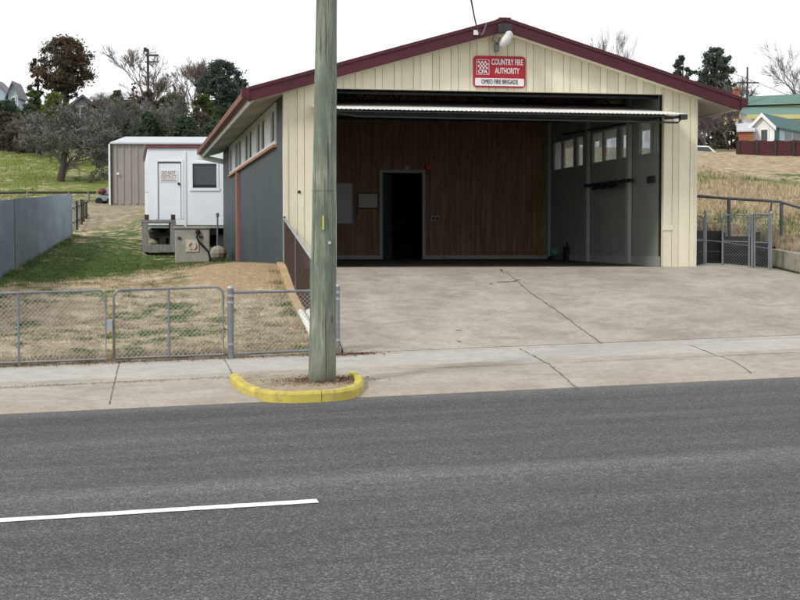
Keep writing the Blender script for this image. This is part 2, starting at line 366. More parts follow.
def ground_colour(t):
    """turf colour by place: straw near the front fence, green lawn further back, straw and green on the hills"""
    tc = t.n('ShaderNodeTexCoord'); P = tc.outputs['Object']; sp = t.n('ShaderNodeSeparateXYZ'); t.l(P, sp.inputs[0])
    X, Y = sp.outputs[0], sp.outputs[1]
    v = t.coord(); n1 = t.noise(v, .55, 6, .65, .3); n2 = t.noise(v, 2.6, 7, .7); n3 = t.noise(v, 14, 4, .75)
    green = t.ramp(n2, [(.28, (.040, .082, .022)), (.5, (.085, .135, .038)), (.72, (.19, .205, .085))])
    straw = t.ramp(n2, [(.25, (.15, .095, .062)), (.45, (.34, .265, .17)), (.66, (.56, .48, .33))])
    def band(a0, a1, b0, b1, val):
        up = t.n('ShaderNodeMapRange'); up.inputs[1].default_value = a0; up.inputs[2].default_value = a1; t.l(val, up.inputs[0])
        dn = t.n('ShaderNodeMapRange'); dn.inputs[1].default_value = b0; dn.inputs[2].default_value = b1
        dn.inputs[3].default_value = 1; dn.inputs[4].default_value = 0; t.l(val, dn.inputs[0])
        return t.math('MULTIPLY', up.outputs[0], dn.outputs[0])
    # dryness on the left
    yl = t.math('ADD', Y, t.math('MULTIPLY', t.math('SUBTRACT', n1, .5), 9))
    xl = t.math('MULTIPLY', t.math('MAXIMUM', t.math('MINIMUM', t.math('ADD', X, 7), 4), -1), 1.9)
    yl = t.math('SUBTRACT', yl, xl)
    near = t.n('ShaderNodeMapRange'); near.inputs[1].default_value = 20.5; near.inputs[2].default_value = 27.5; near.inputs[3].default_value = .66; near.inputs[4].default_value = .17; t.l(yl, near.inputs[0])
    tracks = t.math('MULTIPLY', band(40, 46, 60, 66, Y), .30)
    dryL = t.math('ADD', near.outputs[0], tracks)
    hillL = t.math('MULTIPLY', band(66, 74, 500, 520, Y), .10)
    dryL = t.math('ADD', dryL, hillL)
    # dryness on the right
    g1 = band(26, 30, 33, 36, Y); g2 = t.math('MULTIPLY', band(35, 38, 42, 47, yl), .6)
    dryR = t.math('SUBTRACT', 1.13, t.math('ADD', t.math('MULTIPLY', g1, .6), g2))
    rs = t.n('ShaderNodeMapRange'); rs.inputs[1].default_value = 1; rs.inputs[2].default_value = 4; t.l(X, rs.inputs[0])
    mixr = t.n('ShaderNodeMix', data_type='FLOAT'); t.l(rs.outputs[0], mixr.inputs[0]); t.l(dryL, mixr.inputs[2]); t.l(dryR, mixr.inputs[3])
    dry = t.math('ADD', mixr.outputs[0], t.math('MULTIPLY', t.math('SUBTRACT', n2, .5), 2.1))
    dry = t.math('ADD', dry, t.math('MULTIPLY', t.math('SUBTRACT', n1, .5), 2.2))
    f = t.ramp(dry, [(.36, 0), (.64, 1)])
    olive = t.ramp(n2, [(.25, (.07, .095, .03)), (.5, (.13, .155, .055)), (.75, (.24, .23, .11))])
    hl = t.n('ShaderNodeMapRange'); hl.inputs[1].default_value = 52; hl.inputs[2].default_value = 66; t.l(Y, hl.inputs[0])
    green = t.mix(hl.outputs[0], green, t.ramp(n2, [(.25, (.10, .14, .03)), (.5, (.17, .21, .05)), (.75, (.27, .28, .09))]))
    green = t.mix(rs.outputs[0], green, olive)
    far = t.n('ShaderNodeMapRange'); far.inputs[1].default_value = 84; far.inputs[2].default_value = 92; t.l(Y, far.inputs[0])
    green = t.mix(t.math('MULTIPLY', far.outputs[0], .85), green, (.055, .055, .035))
    return t.mix(f, green, straw), P, n2, n3, X, Y
def ground_mat():
    t = NT('turf_and_soil'); c, P, n2, n3, X, Y = ground_colour(t)
    c = t.mix(.7, c, t.ramp(n3, [(.25, .55), (.7, 1.15)]), 'MULTIPLY')
    # bare clay beside the hall corner
    def spot(cx, cy, rx, ry, e0, e1):
        dx = t.math('DIVIDE', t.math('SUBTRACT', X, cx), rx); dy = t.math('DIVIDE', t.math('SUBTRACT', Y, cy), ry)
        d = t.math('SQRT', t.math('ADD', t.math('MULTIPLY', dx, dx), t.math('MULTIPLY', dy, dy)))
        d = t.math('ADD', d, t.math('MULTIPLY', t.math('SUBTRACT', n2, .5), 2.2))
        return t.ramp(d, [(e0, 1), (e1, 0)])
    clay = t.ramp(n3, [(.3, (.27, .18, .105)), (.7, (.48, .36, .22))])
    c = t.mix(spot(-2.8, 24.0, 1.45, 1.7, .5, 1.15), c, clay)
    c = t.mix(t.math('MULTIPLY', spot(-3.9, 31, 1.3, 5, .5, 1.1), .7), c, t.ramp(n3, [(.3, (.22, .15, .09)), (.7, (.40, .31, .20))]))
    c = t.mix(t.math('MULTIPLY', spot(-12.2, 54, 2.6, 4.0, .4, 1.1), .75), c, t.ramp(n3, [(.3, (.24, .19, .13)), (.7, (.42, .35, .26))]))
    c = t.mix(t.math('MULTIPLY', spot(-9.2, 28, .7, 9, .5, 1.1), .6), c, (.13, .095, .075))
    t.bump(n3, .8, .05); return t.fin(c, .95, 0, .1)
M['ground'] = ground_mat()
def blade_mat():
    t = NT('grass_blades'); c, P, n2, n3, X, Y = ground_colour(t)
    gi = t.n('ShaderNodeNewGeometry'); c = t.mix(.8, c, t.ramp(gi.outputs['Random Per Island'], [(0, .6), (.5, 1.1), (1, 1.7)]), 'MULTIPLY')
    return t.fin(c, .8, 0, .15)
M['blade'] = blade_mat()
def leaf_mat(name, cols, rough=.7):
    t = NT(name); gi = t.n('ShaderNodeNewGeometry'); v = t.coord(); n = t.noise(v, .45, 4, .6)
    f = t.math('ADD', t.math('MULTIPLY', gi.outputs['Random Per Island'], .45), t.math('MULTIPLY', n, .55))
    k = len(cols) - 1
    c = t.ramp(f, [(.2 + .6 * i / k, cc) for i, cc in enumerate(cols)])
    t.fin(c, rough, 0, .2)
    tl = t.n('ShaderNodeBsdfTranslucent'); t.l(c, tl.inputs[0]); mx_ = t.n('ShaderNodeMixShader'); mx_.inputs[0].default_value = .38
    t.l(t.b.outputs[0], mx_.inputs[1]); t.l(tl.outputs[0], mx_.inputs[2]); t.l(mx_.outputs[0], t.o.inputs['Surface'])
    return t.m
M['leaf_dark'] = leaf_mat('dark_evergreen_leaves', [(.045, .070, .042), (.075, .11, .065), (.12, .155, .095)])
M['leaf_blue'] = leaf_mat('blue_green_needles', [(.060, .085, .070), (.09, .12, .095), (.14, .17, .135)])
M['leaf_rust'] = leaf_mat('russet_and_green_leaves', [(.06, .085, .055), (.09, .11, .07), (.17, .11, .07), (.30, .13, .08)])
M['leaf_mid'] = leaf_mat('mid_green_leaves', [(.06, .10, .03), (.10, .15, .045), (.18, .21, .07)])
M['leaf_lime'] = leaf_mat('yellow_green_leaves', [(.11, .15, .05), (.18, .22, .07), (.28, .28, .10)])
M['leaf_brown'] = leaf_mat('brown_hedge_leaves', [(.085, .065, .052), (.12, .10, .075), (.16, .13, .095)])
M['leaf_grey'] = leaf_mat('grey_brown_scrub', [(.095, .105, .07), (.15, .155, .105), (.22, .21, .15)])
M['leaf_orange'] = leaf_mat('orange_autumn_leaves', [(.12, .07, .04), (.22, .11, .05), (.32, .17, .08)])

def corrugated_mat():
    t = NT('blue_grey_fence_sheet'); v = t.coord((1, .25, 1)); n = t.noise(v, 1.2, 6, .65)
    c = t.ramp(n, [(.3, (.17, .22, .28)), (.7, (.31, .36, .42))])
    n2 = t.noise(t.coord((6, 3, .5)), 1.5, 6, .7)
    c = t.mix(t.ramp(n2, [(.5, 0), (.8, .5)]), c, (.30, .31, .31))
    oi = t.n('ShaderNodeObjectInfo'); mr = t.n('ShaderNodeMapRange'); mr.inputs[3].default_value = .78; mr.inputs[4].default_value = 1.28; t.l(oi.outputs['Random'], mr.inputs[0])
    c = t.mix(1.0, c, mr.outputs[0], 'MULTIPLY')
    return t.fin(c, .55, .15, .3)
M['bluefence'] = corrugated_mat()

# ------------------------------------------------------------------ levels
# footpath
TF = 3.9
def fpz(s, t): return GR * s + .03 + .04 * t
def on_path(px, py):
    d = ray(px, py); o = Vector((0, 0, CAMZ)); p = o
    lo, hi = 5.0, 60.0
    for _ in range(50):
        m = (lo + hi) / 2; q = o + d * (m / d.y); s_, t_ = st(q.x, q.y)
        if q.z > fpz(s_, t_): lo = m
        else: hi = m
    return o + d * (lo / d.y)
TF = st(*on_path(228, 358).xy)[1]
FZ = 1.26          # threshold level
LT = [-5, TF, TF + .3, 6.5, 10.6, 14, 20, 27, 31, 37, 43, 56, 72, 85, 115, 150, 400]
LZ = [.15, .20, .24, .50, 1.24, 1.24, 1.24, 1.42, 1.75, 2.5, 3.5, 4.9, 7.3, 9.3, 14.5, 17, 20]
RT = [10, 12.0, 12.2, 12.7, 14, 20, 30, 49, 60, 75, 110, 150, 400]
RZ = [1.12, 1.12, 1.60, 1.88, 2.05, 2.75, 4.0, 6.5, 7.55, 8.6, 11, 13, 16]
def sm(x, a, b): u = min(1, max(0, (x - a) / (b - a))); return u * u * (3 - 2 * u)
def hz(x, y):
    return .05 * math.sin(x * .9 + y * .37) + .04 * math.sin(y * 1.3 - x * .5)
_f0 = at(0, 278, 26.0); _f1 = at(72.5, 236, 48.5)
_fd = Vector((_f1.x - _f0.x, _f1.y - _f0.y)); _fl = _fd.length; _fd /= _fl
def G(s, t):
    z = G0(s, t); p = S(s, t)
    if s > -3 or t < TF + 1: return z
    v = Vector((p.x - _f0.x, p.y - _f0.y)); u = v.dot(_fd); d = abs(v.x * _fd.y - v.y * _fd.x)
    if -6 < u < _fl + 5 and d < 4:
        zf_ = _f0.z + (_f1.z - _f0.z) * min(u, _fl) / _fl; k = (1 - sm(d, .6, 4)) * sm(u, -6, 0) * (1 - sm(u, _fl, _fl + 5))
        z = z * (1 - k) + zf_ * k
    return z
def G0(s, t):
    p = S(s, t); x, y = p.x, p.y
    road = GR * s
    if t < TF - .01: return min(road, road * 1) - .12
    if s < -.28:
        z = np.interp(t, LT, LZ) + .03 * max(s, -14) * max(0, min(1, 1 - (t - 30) / 30))
        if t > TF + 1.2: z += hz(x, y) * .6
        # small clay mound
        z += .20 * math.exp(-((x + 3.1) ** 2 + ((y - 23.9) / 1.2) ** 2) / .9)
        if t > 26: z = z * (1 - sm(s, -4, 10) * sm(t, 26, 40)) + np.interp(t, RT, RZ) * sm(s, -4, 10) * sm(t, 26, 40)
        return float(z)
    if t < 10.2: return GR * s + .03 + .04 * TF - .12 + (t - TF) * .035
    if s < 8.05 and t < 26.5: return 1.05
    zr = float(np.interp(t, RT, RZ))
    if t > 14: zr += hz(x, y) * 1.2
    zl = float(np.interp(t, LT, LZ))
    k = sm(s, -4, 10) if t > 26 else 1
    if s < 8.05: k = max(k * sm(t, 26, 40), 0) if t > 26 else 1
    return zl * (1 - k) + zr * k

def axis(spec):
    out = []
    for a, b, st_ in spec:
        out += list(np.arange(a, b, st_))
    return sorted(set(round(float(v), 4) for v in out + [spec[-1][1]]))
ss = axis([(-600, -120, 60), (-120, -40, 8), (-40, -16, 2), (-16, -.8, .4), (-.8, -.4, .2), (-.40, -.30, .1), (-.25, -.2, .05), (-.1, 7.9, .5), (8.0, 8.1, .1), (8.2, 22, .45), (22, 60, 3), (60, 600, 60)])
ts = axis([(-300, -20, 40), (-20, TF - .02, 2), (TF - .02, TF, .02), (TF, 10.15, .3), (10.15, 10.25, .1), (10.3, 11.5, .3), (11.5, 12.0, .25), (12.0, 12.2, .2), (12.6, 40, .45), (40, 100, 1.6), (100, 170, 7), (170, 1200, 90)])
gv = np.array([tuple(S(s, t, G(s, t))) for t in ts for s in ss], dtype=np.float32)
ni, nj = len(ss), len(ts)
idx = np.arange(ni * nj).reshape(nj, ni)
gf = np.stack([idx[:-1, :-1], idx[:-1, 1:], idx[1:, 1:], idx[1:, :-1]], -1).reshape(-1, 4)
g = raw_mesh('terrain', gv, gf, M['ground']); tag(g, kind='structure')
g.data.polygons.foreach_set('use_smooth', [True] * len(g.data.polygons))

def local(o, origin, ux, uy):
    """re-express an object's mesh in a frame lying along the street so its material follows it"""
    ux = Vector(ux).normalized(); uy = Vector(uy).normalized(); uz = ux.cross(uy)
    m = Matrix((ux, uy, uz)).transposed().to_4x4(); m.translation = origin
    o.data.transform(m.inverted()); o.matrix_world = m
    return o
# road
mb = MB(); mb.quad(S(-300, -40, GR * -300), S(300, -40, GR * 300), S(300, 0, GR * 300), S(-300, 0, GR * -300))
rd = mb.build('road', M['asphalt']); local(rd, O0, US + Vector((0, 0, GR)), UT); tag(rd, kind='structure')
# footpath with bays
mb = MB()
nS = 120
for i in range(nS):
    s0, s1 = -60 + i, -59 + i
    for (t0, t1) in ((0.0, .08), (.08, TF)):
        z = lambda s, t: fpz(s, t) - (.03 if t < .01 else 0)
        mb.quad(S(s0, t0, z(s0, t0)), S(s1, t0, z(s1, t0)), S(s1, t1, z(s1, t1)), S(s0, t1, z(s0, t1)))
fp = mb.build('footpath', M['path']); local(fp, O0, US, UT); tag(fp, kind='structure')

# driveway slab
def D(s, t):
    tb = st(*F(4, 0, 0).xy)[1] + (s - 3.5) * -.038
    k = (t - TF) / (tb - TF)
    k2 = k + .10 * math.sin(math.pi * min(1, max(0, k))) * .6
    zb = FZ - .18 * sm(s, 8, 11)
    return fpz(s, TF) * (1 - k2) + zb * k2
sl_back = st(*F(.62, 0, 0).xy)[0]
def on_drive(px, py):
    d = ray(px, py); o = Vector((0, 0, CAMZ)); lo, hi = 8.0, 40.0
    for _ in range(50):
        m = (lo + hi) / 2; q = o + d * (m / d.y); s_, t_ = st(q.x, q.y)
        z = D(s_, t_) if t_ > TF else fpz(s_, t_)
        if q.z > z: lo = m
        else: hi = m
    q = o + d * (lo / d.y); return st(q.x, q.y)
s_front = st(*on_path(342, 352).xy)[0]
TB = 11.3
mb = MB(); n1, n2 = 44, 30
P_ = []
for j in range(n2 + 1):
    for i in range(n1 + 1):
        u = i / n1; 
        sL = s_front + (sl_back - s_front) * j / n2
        s = sL + (16 - sL) * u ** 1.4
        tb = st(*F(0, 0, 0).xy)[1] - (s + .2) * .038 + .03
        if s > 8.0: tb = tb + .55 * sm(s, 8.0, 8.4)
        t = TF + (tb - TF) * j / n2
        P_.append(S(s, t, D(s, t) + .004))
W_ = n1 + 1
fs = [(j * W_ + i, j * W_ + i + 1, (j + 1) * W_ + i + 1, (j + 1) * W_ + i) for j in range(n2) for i in range(n1)]
mb.add(P_, fs)
# left flank of the ramp
for j in range(n2):
    a, b = P_[j * W_], P_[(j + 1) * W_]
    mb.quad(a, b, b - Vector((0, 0, 1.3)), a - Vector((0, 0, 1.3)))
dr = mb.build('driveway', M['drive'], smooth=False); local(dr, O0, US, UT); tag(dr, kind='structure')

# joints and cracks: narrow dark strips laid on the concrete
def strip(name, pts, w, mt, zf, lift=.005, jit=.012, step=.12, wv=.5):
    mb = MB(); path = []
    for (a, b) in zip(pts[:-1], pts[1:]):
        L = math.hypot(b[0] - a[0], b[1] - a[1]); k = max(1, int(L / step))
        for i in range(k): path.append((a[0] + (b[0] - a[0]) * i / k, a[1] + (b[1] - a[1]) * i / k))
    path.append(pts[-1]); L_ = []
    for i, (s, t) in enumerate(path):
        p0 = path[max(0, i - 1)]; p1 = path[min(len(path) - 1, i + 1)]
        dx, dy = p1[0] - p0[0], p1[1] - p0[1]; l = math.hypot(dx, dy) or 1
        nx, ny = -dy / l, dx / l; o = random.uniform(-jit, jit); hw = w * .27 * (1 + random.uniform(-wv, wv))
        L_.append((S(s + nx * (o - hw), t + ny * (o - hw), zf(s + nx * (o - hw), t + ny * (o - hw)) + lift), S(s + nx * (o + hw), t + ny * (o + hw), zf(s + nx * (o + hw), t + ny * (o + hw)) + lift)))
    for (a, b), (c, d) in zip(L_[:-1], L_[1:]): mb.quad(a, c, d, b)
    return tag(mb.build(name, mt), kind='structure')
dz = lambda s, t: D(s, t) + .006
strip('driveway_joint', [on_drive(506, 272), on_drive(530, 293), on_drive(603, 344)], .026, M['crack'], dz)
strip('driveway_joint', [on_drive(603, 344), on_drive(690, 343)], .035, M['crack'], dz)
strip('driveway_joint', [on_drive(342, 354.5), on_drive(520, 348.5), on_drive(600, 345.5)], .022, M['crack'], lambda s, t: (D(s, t) if t > TF else fpz(s, t)) + .006)
strip('driveway_joint', [on_drive(722, 340.5), on_drive(799, 338)], .03, M['crack'], lambda s, t: (D(s, t) if t > TF else fpz(s, t)) + .006)
tj = st(*on_path(116, 383).xy)[1]
strip('footpath_joint', [(-12, tj + .03), (-4.3, tj), (-1.9, tj + .12)], .028, M['crack'], fpz)
strip('footpath_joint', [(.2, tj + .1), (2, tj + .1), (6, tj + .12)], .022, M['crack'], fpz)
strip('footpath_joint', [(4.5, tj + .1), (16, tj + .12)], .05, M['patch'], fpz, .007)
for px in (-60, 114, 232, 0):
    q = on_path(114, 381) if px == 114 else on_path(232, 372)
    if px in (114, 232):
        s_, t_ = st(q.x, q.y)
        strip('footpath_joint', [(s_, .1), (s_ + .02, TF)] if px == 114 else [(s_, tj - .1), (s_ - .03, TF)], .018, M['crack'], fpz, .007, .004)
a_ = st(*on_path(520, 349).xy); b_ = st(*on_path(548, 364).xy); c_ = st(*on_path(577, 388).xy)
strip('footpath_joint', [a_, b_, c_], .025, M['crack'], fpz, .007)
a_ = st(*on_path(700, 349).xy); b_ = st(*on_path(735, 362).xy); c_ = st(*on_path(752, 374).xy)
strip('footpath_joint', [a_, b_, c_], .02, M['crack'], fpz, .007)
strip('footpath_crack', [st(*on_path(690, 345).xy), st(*on_path(706, 351).xy), st(*on_path(722, 357).xy)], .06, M['patch'], fpz, .008)
# oil and rust marks near the threshold
for (pp, w_) in (([(489, 284.5), (493, 284)], .12), ([(497, 282.3), (506, 282.6), (515, 281.5), (518, 280)], .13), ([(501, 269.5), (503, 272)], .06), ([(456, 331), (463, 331)], .03), ([(456, 341), (462, 342)], .04)):
    strip('driveway_stain', [on_drive(*q) for q in pp], w_, M['crack'], dz, .004, .03, .09, .9)

# road line
mb = MB()
e1 = on_path(318, 502)
def on_road(px, py):
    d = ray(px, py); o = Vector((0, 0, CAMZ)); lo, hi = 2.0, 100.0
    for _ in range(50):
        m = (lo + hi) / 2; q = o + d * (m / d.y); s_, t_ = st(q.x, q.y)
        if q.z > GR * s_: lo = m
        else: hi = m
    q = o + d * (lo / d.y); return st(q.x, q.y)
se, te = on_road(318, 501.8); s0, t0 = on_road(0, 520.5)
tm = (te + t0) / 2
nseg = 90
Ls = [se - 6.0 * i / nseg for i in range(nseg + 1)]
pts = [(s, tm + random.uniform(-.006, .006) - .062, tm + random.uniform(-.006, .006) + .062) for s in Ls]
for p, q in zip(pts[:-1], pts[1:]):
    mb.quad(S(p[0], p[1], GR * p[0] + .005), S(p[0], p[2], GR * p[0] + .005), S(q[0], q[2], GR * q[0] + .005), S(q[0], q[1], GR * q[0] + .005))
tag(mb.build('road_marking', M['line']), kind='structure')
mb = MB(); mb.quad(S(-18, tm - .062, GR * -18 + .005), S(-15, tm - .062, GR * -15 + .005), S(-15, tm + .062, GR * -15 + .005), S(-18, tm + .062, GR * -18 + .005))
tag(mb.build('road_marking', M['line']), kind='structure')

# ------------------------------------------------------------------ fire station
WA = fac(695, 200)[0]                      # width of the front
BD = 15.8
fs_ = thing('fire_station', F(WA / 2, 0, FZ), 'cream gabled fire station hall with maroon barge boards and open tilt-up door', 'building')
aL, aR = fac(336, 200)[0], fac(663, 200)[0]
zTL, zTR = fac(336, 88.7)[1], fac(663, 94.2)[1]
zT = (zTL + zTR) / 2
OV = -.30
a_rl, z_rl = fac(248, 89, OV); a_rr, z_rr = fac(741, 99, OV); a_rg, z_rg = fac(505, 19.5, OV)
def roofz(a):   # top of the barge
    return z_rl + (z_rg - z_rl) * (a - a_rl) / (a_rg - a_rl) if a < a_rg else z_rg + (z_rr - z_rg) * (a - a_rg) / (a_rr - a_rg)
BH = .25
# front wall planks
mb = MB(); bk = MB()
a = 0.0; k = 0
wd = [.235, .135]
brk = []
while a < WA - .02:
    w = min(wd[k % 2] * random.uniform(.97, 1.03), WA - a); a1 = a + w
    segs = [(a, a1)]
    for X_ in (aL, aR):
        segs = [q for (p, r) in segs for q in ([(p, X_), (X_, r)] if p < X_ < r else [(p, r)])]
    for (p, r) in segs:
        mid = (p + r) / 2
        zb = zT if aL < mid < aR else FZ - .02
        g0 = .004 if k % 2 else .0
        dp = .026 if k % 2 else .018
        tp, tr_ = roofz(p) - BH * .75, roofz(r) - BH * .75
        if p < a_rg < r: tp = tr_ = min(tp, tr_)
        e = .004
        mb.hexa([F(p + e, -dp, zb), F(r - e, -dp, zb), F(r - e, -.004, zb), F(p + e, -.004, zb), F(p + e, -dp, tp), F(r - e, -dp, tr_), F(r - e, -.004, tr_), F(p + e, -.004, tp)])
    a = a1; k += 1
# sheet behind the planks
for (p, r, zb) in ((0, aL, FZ - .01), (aL, aR, zT), (aR, WA, FZ - .01)):
    if p < a_rg < r:
        bk.add([F(p, 0, zb), F(r, 0, zb), F(r, 0, roofz(r) - .12), F(a_rg, 0, z_rg - .12), F(p, 0, roofz(p) - .12), F(p, .08, zb), F(r, .08, zb), F(r, .08, roofz(r) - .12), F(a_rg, .08, z_rg - .12), F(p, .08, roofz(p) - .12)],
               [(0, 1, 2, 3, 4), (9, 8, 7, 6, 5), (0, 5, 6, 1), (1, 6, 7, 2), (4, 3, 8, 9), (3, 2, 7, 8), (0, 4, 9, 5)])
    else:
        bk.hexa([F(p, 0, zb), F(r, 0, zb), F(r, .08, zb), F(p, .08, zb), F(p, 0, roofz(p) - .12), F(r, 0, roofz(r) - .12), F(r, .08, roofz(r) - .12), F(p, .08, roofz(p) - .12)])
fw = mb.build('front_wall', M['cream'], fs_, bevel=.003)
bk.build('wall_backing', M['cream_edge'], fw)
c_ = MB(); c_.box(-.03, .055, -.035, .09, FZ - .03, roofz(0) - .2, F); c_.build('corner_trim', M['cream_edge'], fs_)
c_ = MB(); c_.box(WA - .04, WA + .025, -.035, .09, FZ - .03, roofz(WA) - .2, F); c_.build('corner_trim', M['cream_edge'], fs_)
c_ = MB(); q0 = fac(663, 220); q1 = fac(672, 225)
c_.box(aR - .02, aR + .20, -.034, -.027, FZ + .72, FZ + .82, F); c_.build('latch_plate', M['cream'], fs_)
mb = MB(); mb.ball(F(fac(299, 192)[0], -.03, fac(299, 192)[1]), .03); mb.build('bolt_hole', M['black'], fs_)
# door jamb and header linings
for a_ in (aL - .05, aR + .003): mb = MB(); mb.box(a_, a_ + .047, .085, .22, FZ, zT, F); mb.build('door_jamb', M['darksteel'], fs_)
# foundation below the front wall
mb = MB(); mb.box(0.02, .70, .0, .1, .1, FZ - .035, F); mb.build('foundation', M['foundation'], fs_)

# side walls
zSill_n = side(276, 146)[1]; zE = roofz(0)
b_w0, zs0 = side(277.5, 145.5); b_w1, zs1 = side(231, 174.5)
BE = side(224, 200)[0]
zsill = (zs0 + zs1) / 2
zwin_t = roofz(0) - .42
mb = MB(); b = .10; 
while b < BE:
    b1 = min(b + .17, BE)
    inwin = b_w0 - .05 < (b + b1) / 2 < b_w1 + .05
    mb.box(-.022, -.002, b + .005, b1 - .005, .8, (zsill - .02) if inwin else roofz(0) - .22, F)
    b = b1
sw = mb.build('left_wall', M['slate'], fs_)
mb = MB(); mb.box(0.0, .08, .085, BE, .8, zsill - .02, F)
mb.box(0.0, .08, .085, b_w0 - .06, zsill - .02, zE - .15, F); mb.box(0.0, .08, b_w1 + .06, BE, zsill - .02, zE - .15, F)
mb.build('wall_backing', M['slate'], sw)
mb = MB(); mb.box(-.10, .0, b_w0 - .06, b_w1 + .06, zsill - .06, zsill - .005, F); mb.build('window_sill', M['sill'], fs_)
NW = 12
for i in range(NW):
    u0 = b_w0 + (b_w1 - b_w0) * i / NW; u1 = b_w0 + (b_w1 - b_w0) * (i + 1) / NW
    fm = MB(); 
    fm.box(-.05, .03, u0 + .004, u0 + .09, zsill, zwin_t + .14, F); fm.box(-.05, .03, u1 - .09, u1 - .004, zsill, zwin_t + .14, F)
    fm.box(-.045, .03, u0 + .09, u1 - .09, zsill, zsill + .08, F); fm.box(-.045, .03, u0 + .09, u1 - .09, zwin_t + .02, zwin_t + .14, F)
    if i % 3 == 1: fm.box(-.04, .02, u0 + .09, u1 - .09, zsill + .08, zwin_t + .02, F)
    w = fm.build('window', M['white'], fs_)
    gm = MB(); gm.box(-.01, -.004, u0 + .09, u1 - .09, zsill + .08, zwin_t + .02, F); gm.build('pane', M['glass'], w)
# right exterior wall and its windows (seen from the inside)
mb = MB()
def inner(px, py, a=WA - .18): return side(px, py, a)
a_in = fac(657, 250, .2)[0]
a_in = max(a_in, aR + .02)
pb = lambda px, py: side(px, py, a_in)
wins = [(554.5, 562), (563.5, 574), (577.5, 583.5), (593, 603), (604.5, 617), (621.5, 628.5), (640, 651), (655.5, 658.5)]
# window height in metres from two measured points
zwb = side(574, 166.5, a_in)[1]; zwt = side(574, 138.5, a_in)[1]
WB_ = []
for (p0, p1) in wins:
    b1 = side(p0, 150, a_in)[0]; b0 = side(p1, 150, a_in)[0]; WB_.append((b0, b1))
WB_.sort()
B_IN = side(550, 200, a_in)[0]      # depth of the bay
def wallpanel(m, b0, b1, z0, z1, a0=None, a1=None): m.box(a0 if a0 else a_in, a1 if a1 else a_in + .05, b0, b1, z0, z1, F)
lin = MB(); wallpanel(lin, .1, B_IN, FZ - .05, zwb); wallpanel(lin, .1, B_IN, zwt, roofz(a_in) - .15)
edges = [.1] + [e for w in WB_ for e in w] + [B_IN]
for i in range(0, len(edges), 2):
    if edges[i + 1] - edges[i] > .004: wallpanel(lin, edges[i] , edges[i + 1], zwb, zwt)
lin.build('bay_side_wall', M['greenwall'], fs_)
ext = MB(); ext.box(WA - .06, WA, .09, BE, .7, zwb - .1, F); ext.box(WA - .06, WA, .09, BE, zwt + .1, roofz(WA) - .12, F)
for (b0, b1) in ((.09, WB_[0][0] - .3), (WB_[-1][1] + 1.3, BE)): ext.box(WA - .06, WA, b0, b1, zwb - .1, zwt + .1, F)
ext.build('right_wall', M['slate'], fs_)
for (b0, b1) in WB_:
    fm = MB(); e = .035
    fm.box(a_in - .02, a_in - .002, b0 - e, b0, zwb - e, zwt + e, F); fm.box(a_in - .02, a_in - .002, b1, b1 + e, zwb - e, zwt + e, F)
    fm.box(a_in - .02, a_in - .002, b0, b1, zwb - e, zwb, F); fm.box(a_in - .02, a_in - .002, b0, b1, zwt, zwt + e, F)
    w = fm.build('window', M['greenlight'], fs_)
    gm = MB(); gm.box(a_in + .02, a_in + .026, b0, b1, zwb, zwt, F); gm.build('pane', M['glass'], w)
# studs on the bay side wall
for px in (551, 590, 631.5):
    bb = side(px, 200, a_in)[0]
    m = MB(); m.box(a_in - .10, a_in - .022, bb - .07, bb + .07, FZ + .05, roofz(a_in) - .2, F); m.build('wall_post', M['greenlight'], fs_)
m = MB(); m.box(a_in - .03, a_in - .002, .12, B_IN - .02, FZ, FZ + .2, F); m.build('skirting', M['greenlight'], fs_)
# left side of the bay
m = MB(); m.box(.09, .14, .1, B_IN, FZ - .05, zsill, F); m.box(.09, .14, .1, .6, zsill, zE - .2, F); m.build('bay_side_wall', M['greenwall'], fs_)
# back wall of the bay with door opening
B2 = on_plane(450, 258.7, (0, 32.1, 0), NF)
bI = B_IN
def bk_(px, py): return fac(px, py, bI)
dl, dr_ = bk_(382, 200)[0], bk_(422, 200)[0]
zd_t = bk_(402, 173)[1]; zfl = bk_(450, 259)[1]
BW = MB(); topw = lambda a: roofz(a) - .16
pl = []
a = .1
while a < a_in - .01:
    a1 = min(a + .13, a_in)
    mid = (a + a1) / 2
    zb = zfl - .05
    cuts = [(a, a1)]
    for X_ in (dl, dr_): cuts = [q for (p, r) in cuts for q in ([(p, X_), (X_, r)] if p < X_ < r else [(p, r)])]
    for (p, r) in cuts:
        z0 = zd_t if dl < (p + r) / 2 < dr_ else zb
        BW.hexa([F(p + .003, bI - .02, z0), F(r - .003, bI - .02, z0), F(r - .003, bI, z0), F(p + .003, bI, z0), F(p + .003, bI - .02, topw(p)), F(r - .003, bI - .02, topw(r)), F(r - .003, bI, topw(r)), F(p + .003, bI, topw(p))])
    a = a1
bw = BW.build('bay_back_wall', M['pine'], fs_)
m = MB()
for (p, r, z0) in ((.1, dl, zfl - .05), (dl, dr_, zd_t), (dr_, a_in, zfl - .05)):
    zt_ = min(topw(p), topw(r)); m.box(p, r, bI + .005, bI + .08, z0, zt_, F)
m.build('wall_backing', M['dark_gap'], bw)
df = MB(); e = .075
df.box(dl - e, dl, bI - .05, bI + .06, zfl, zd_t + e, F); df.box(dr_, dr_ + e, bI - .05, bI + .06, zfl, zd_t + e, F); df.box(dl, dr_, bI - .05, bI + .06, zd_t, zd_t + e, F)
dfo = df.build('door_frame', M['greyframe'], fs_)
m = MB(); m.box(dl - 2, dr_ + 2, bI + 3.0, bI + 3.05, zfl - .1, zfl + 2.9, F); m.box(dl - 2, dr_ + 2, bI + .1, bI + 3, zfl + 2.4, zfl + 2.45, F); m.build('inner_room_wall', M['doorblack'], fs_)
m = MB(); # half-open inner door leaf
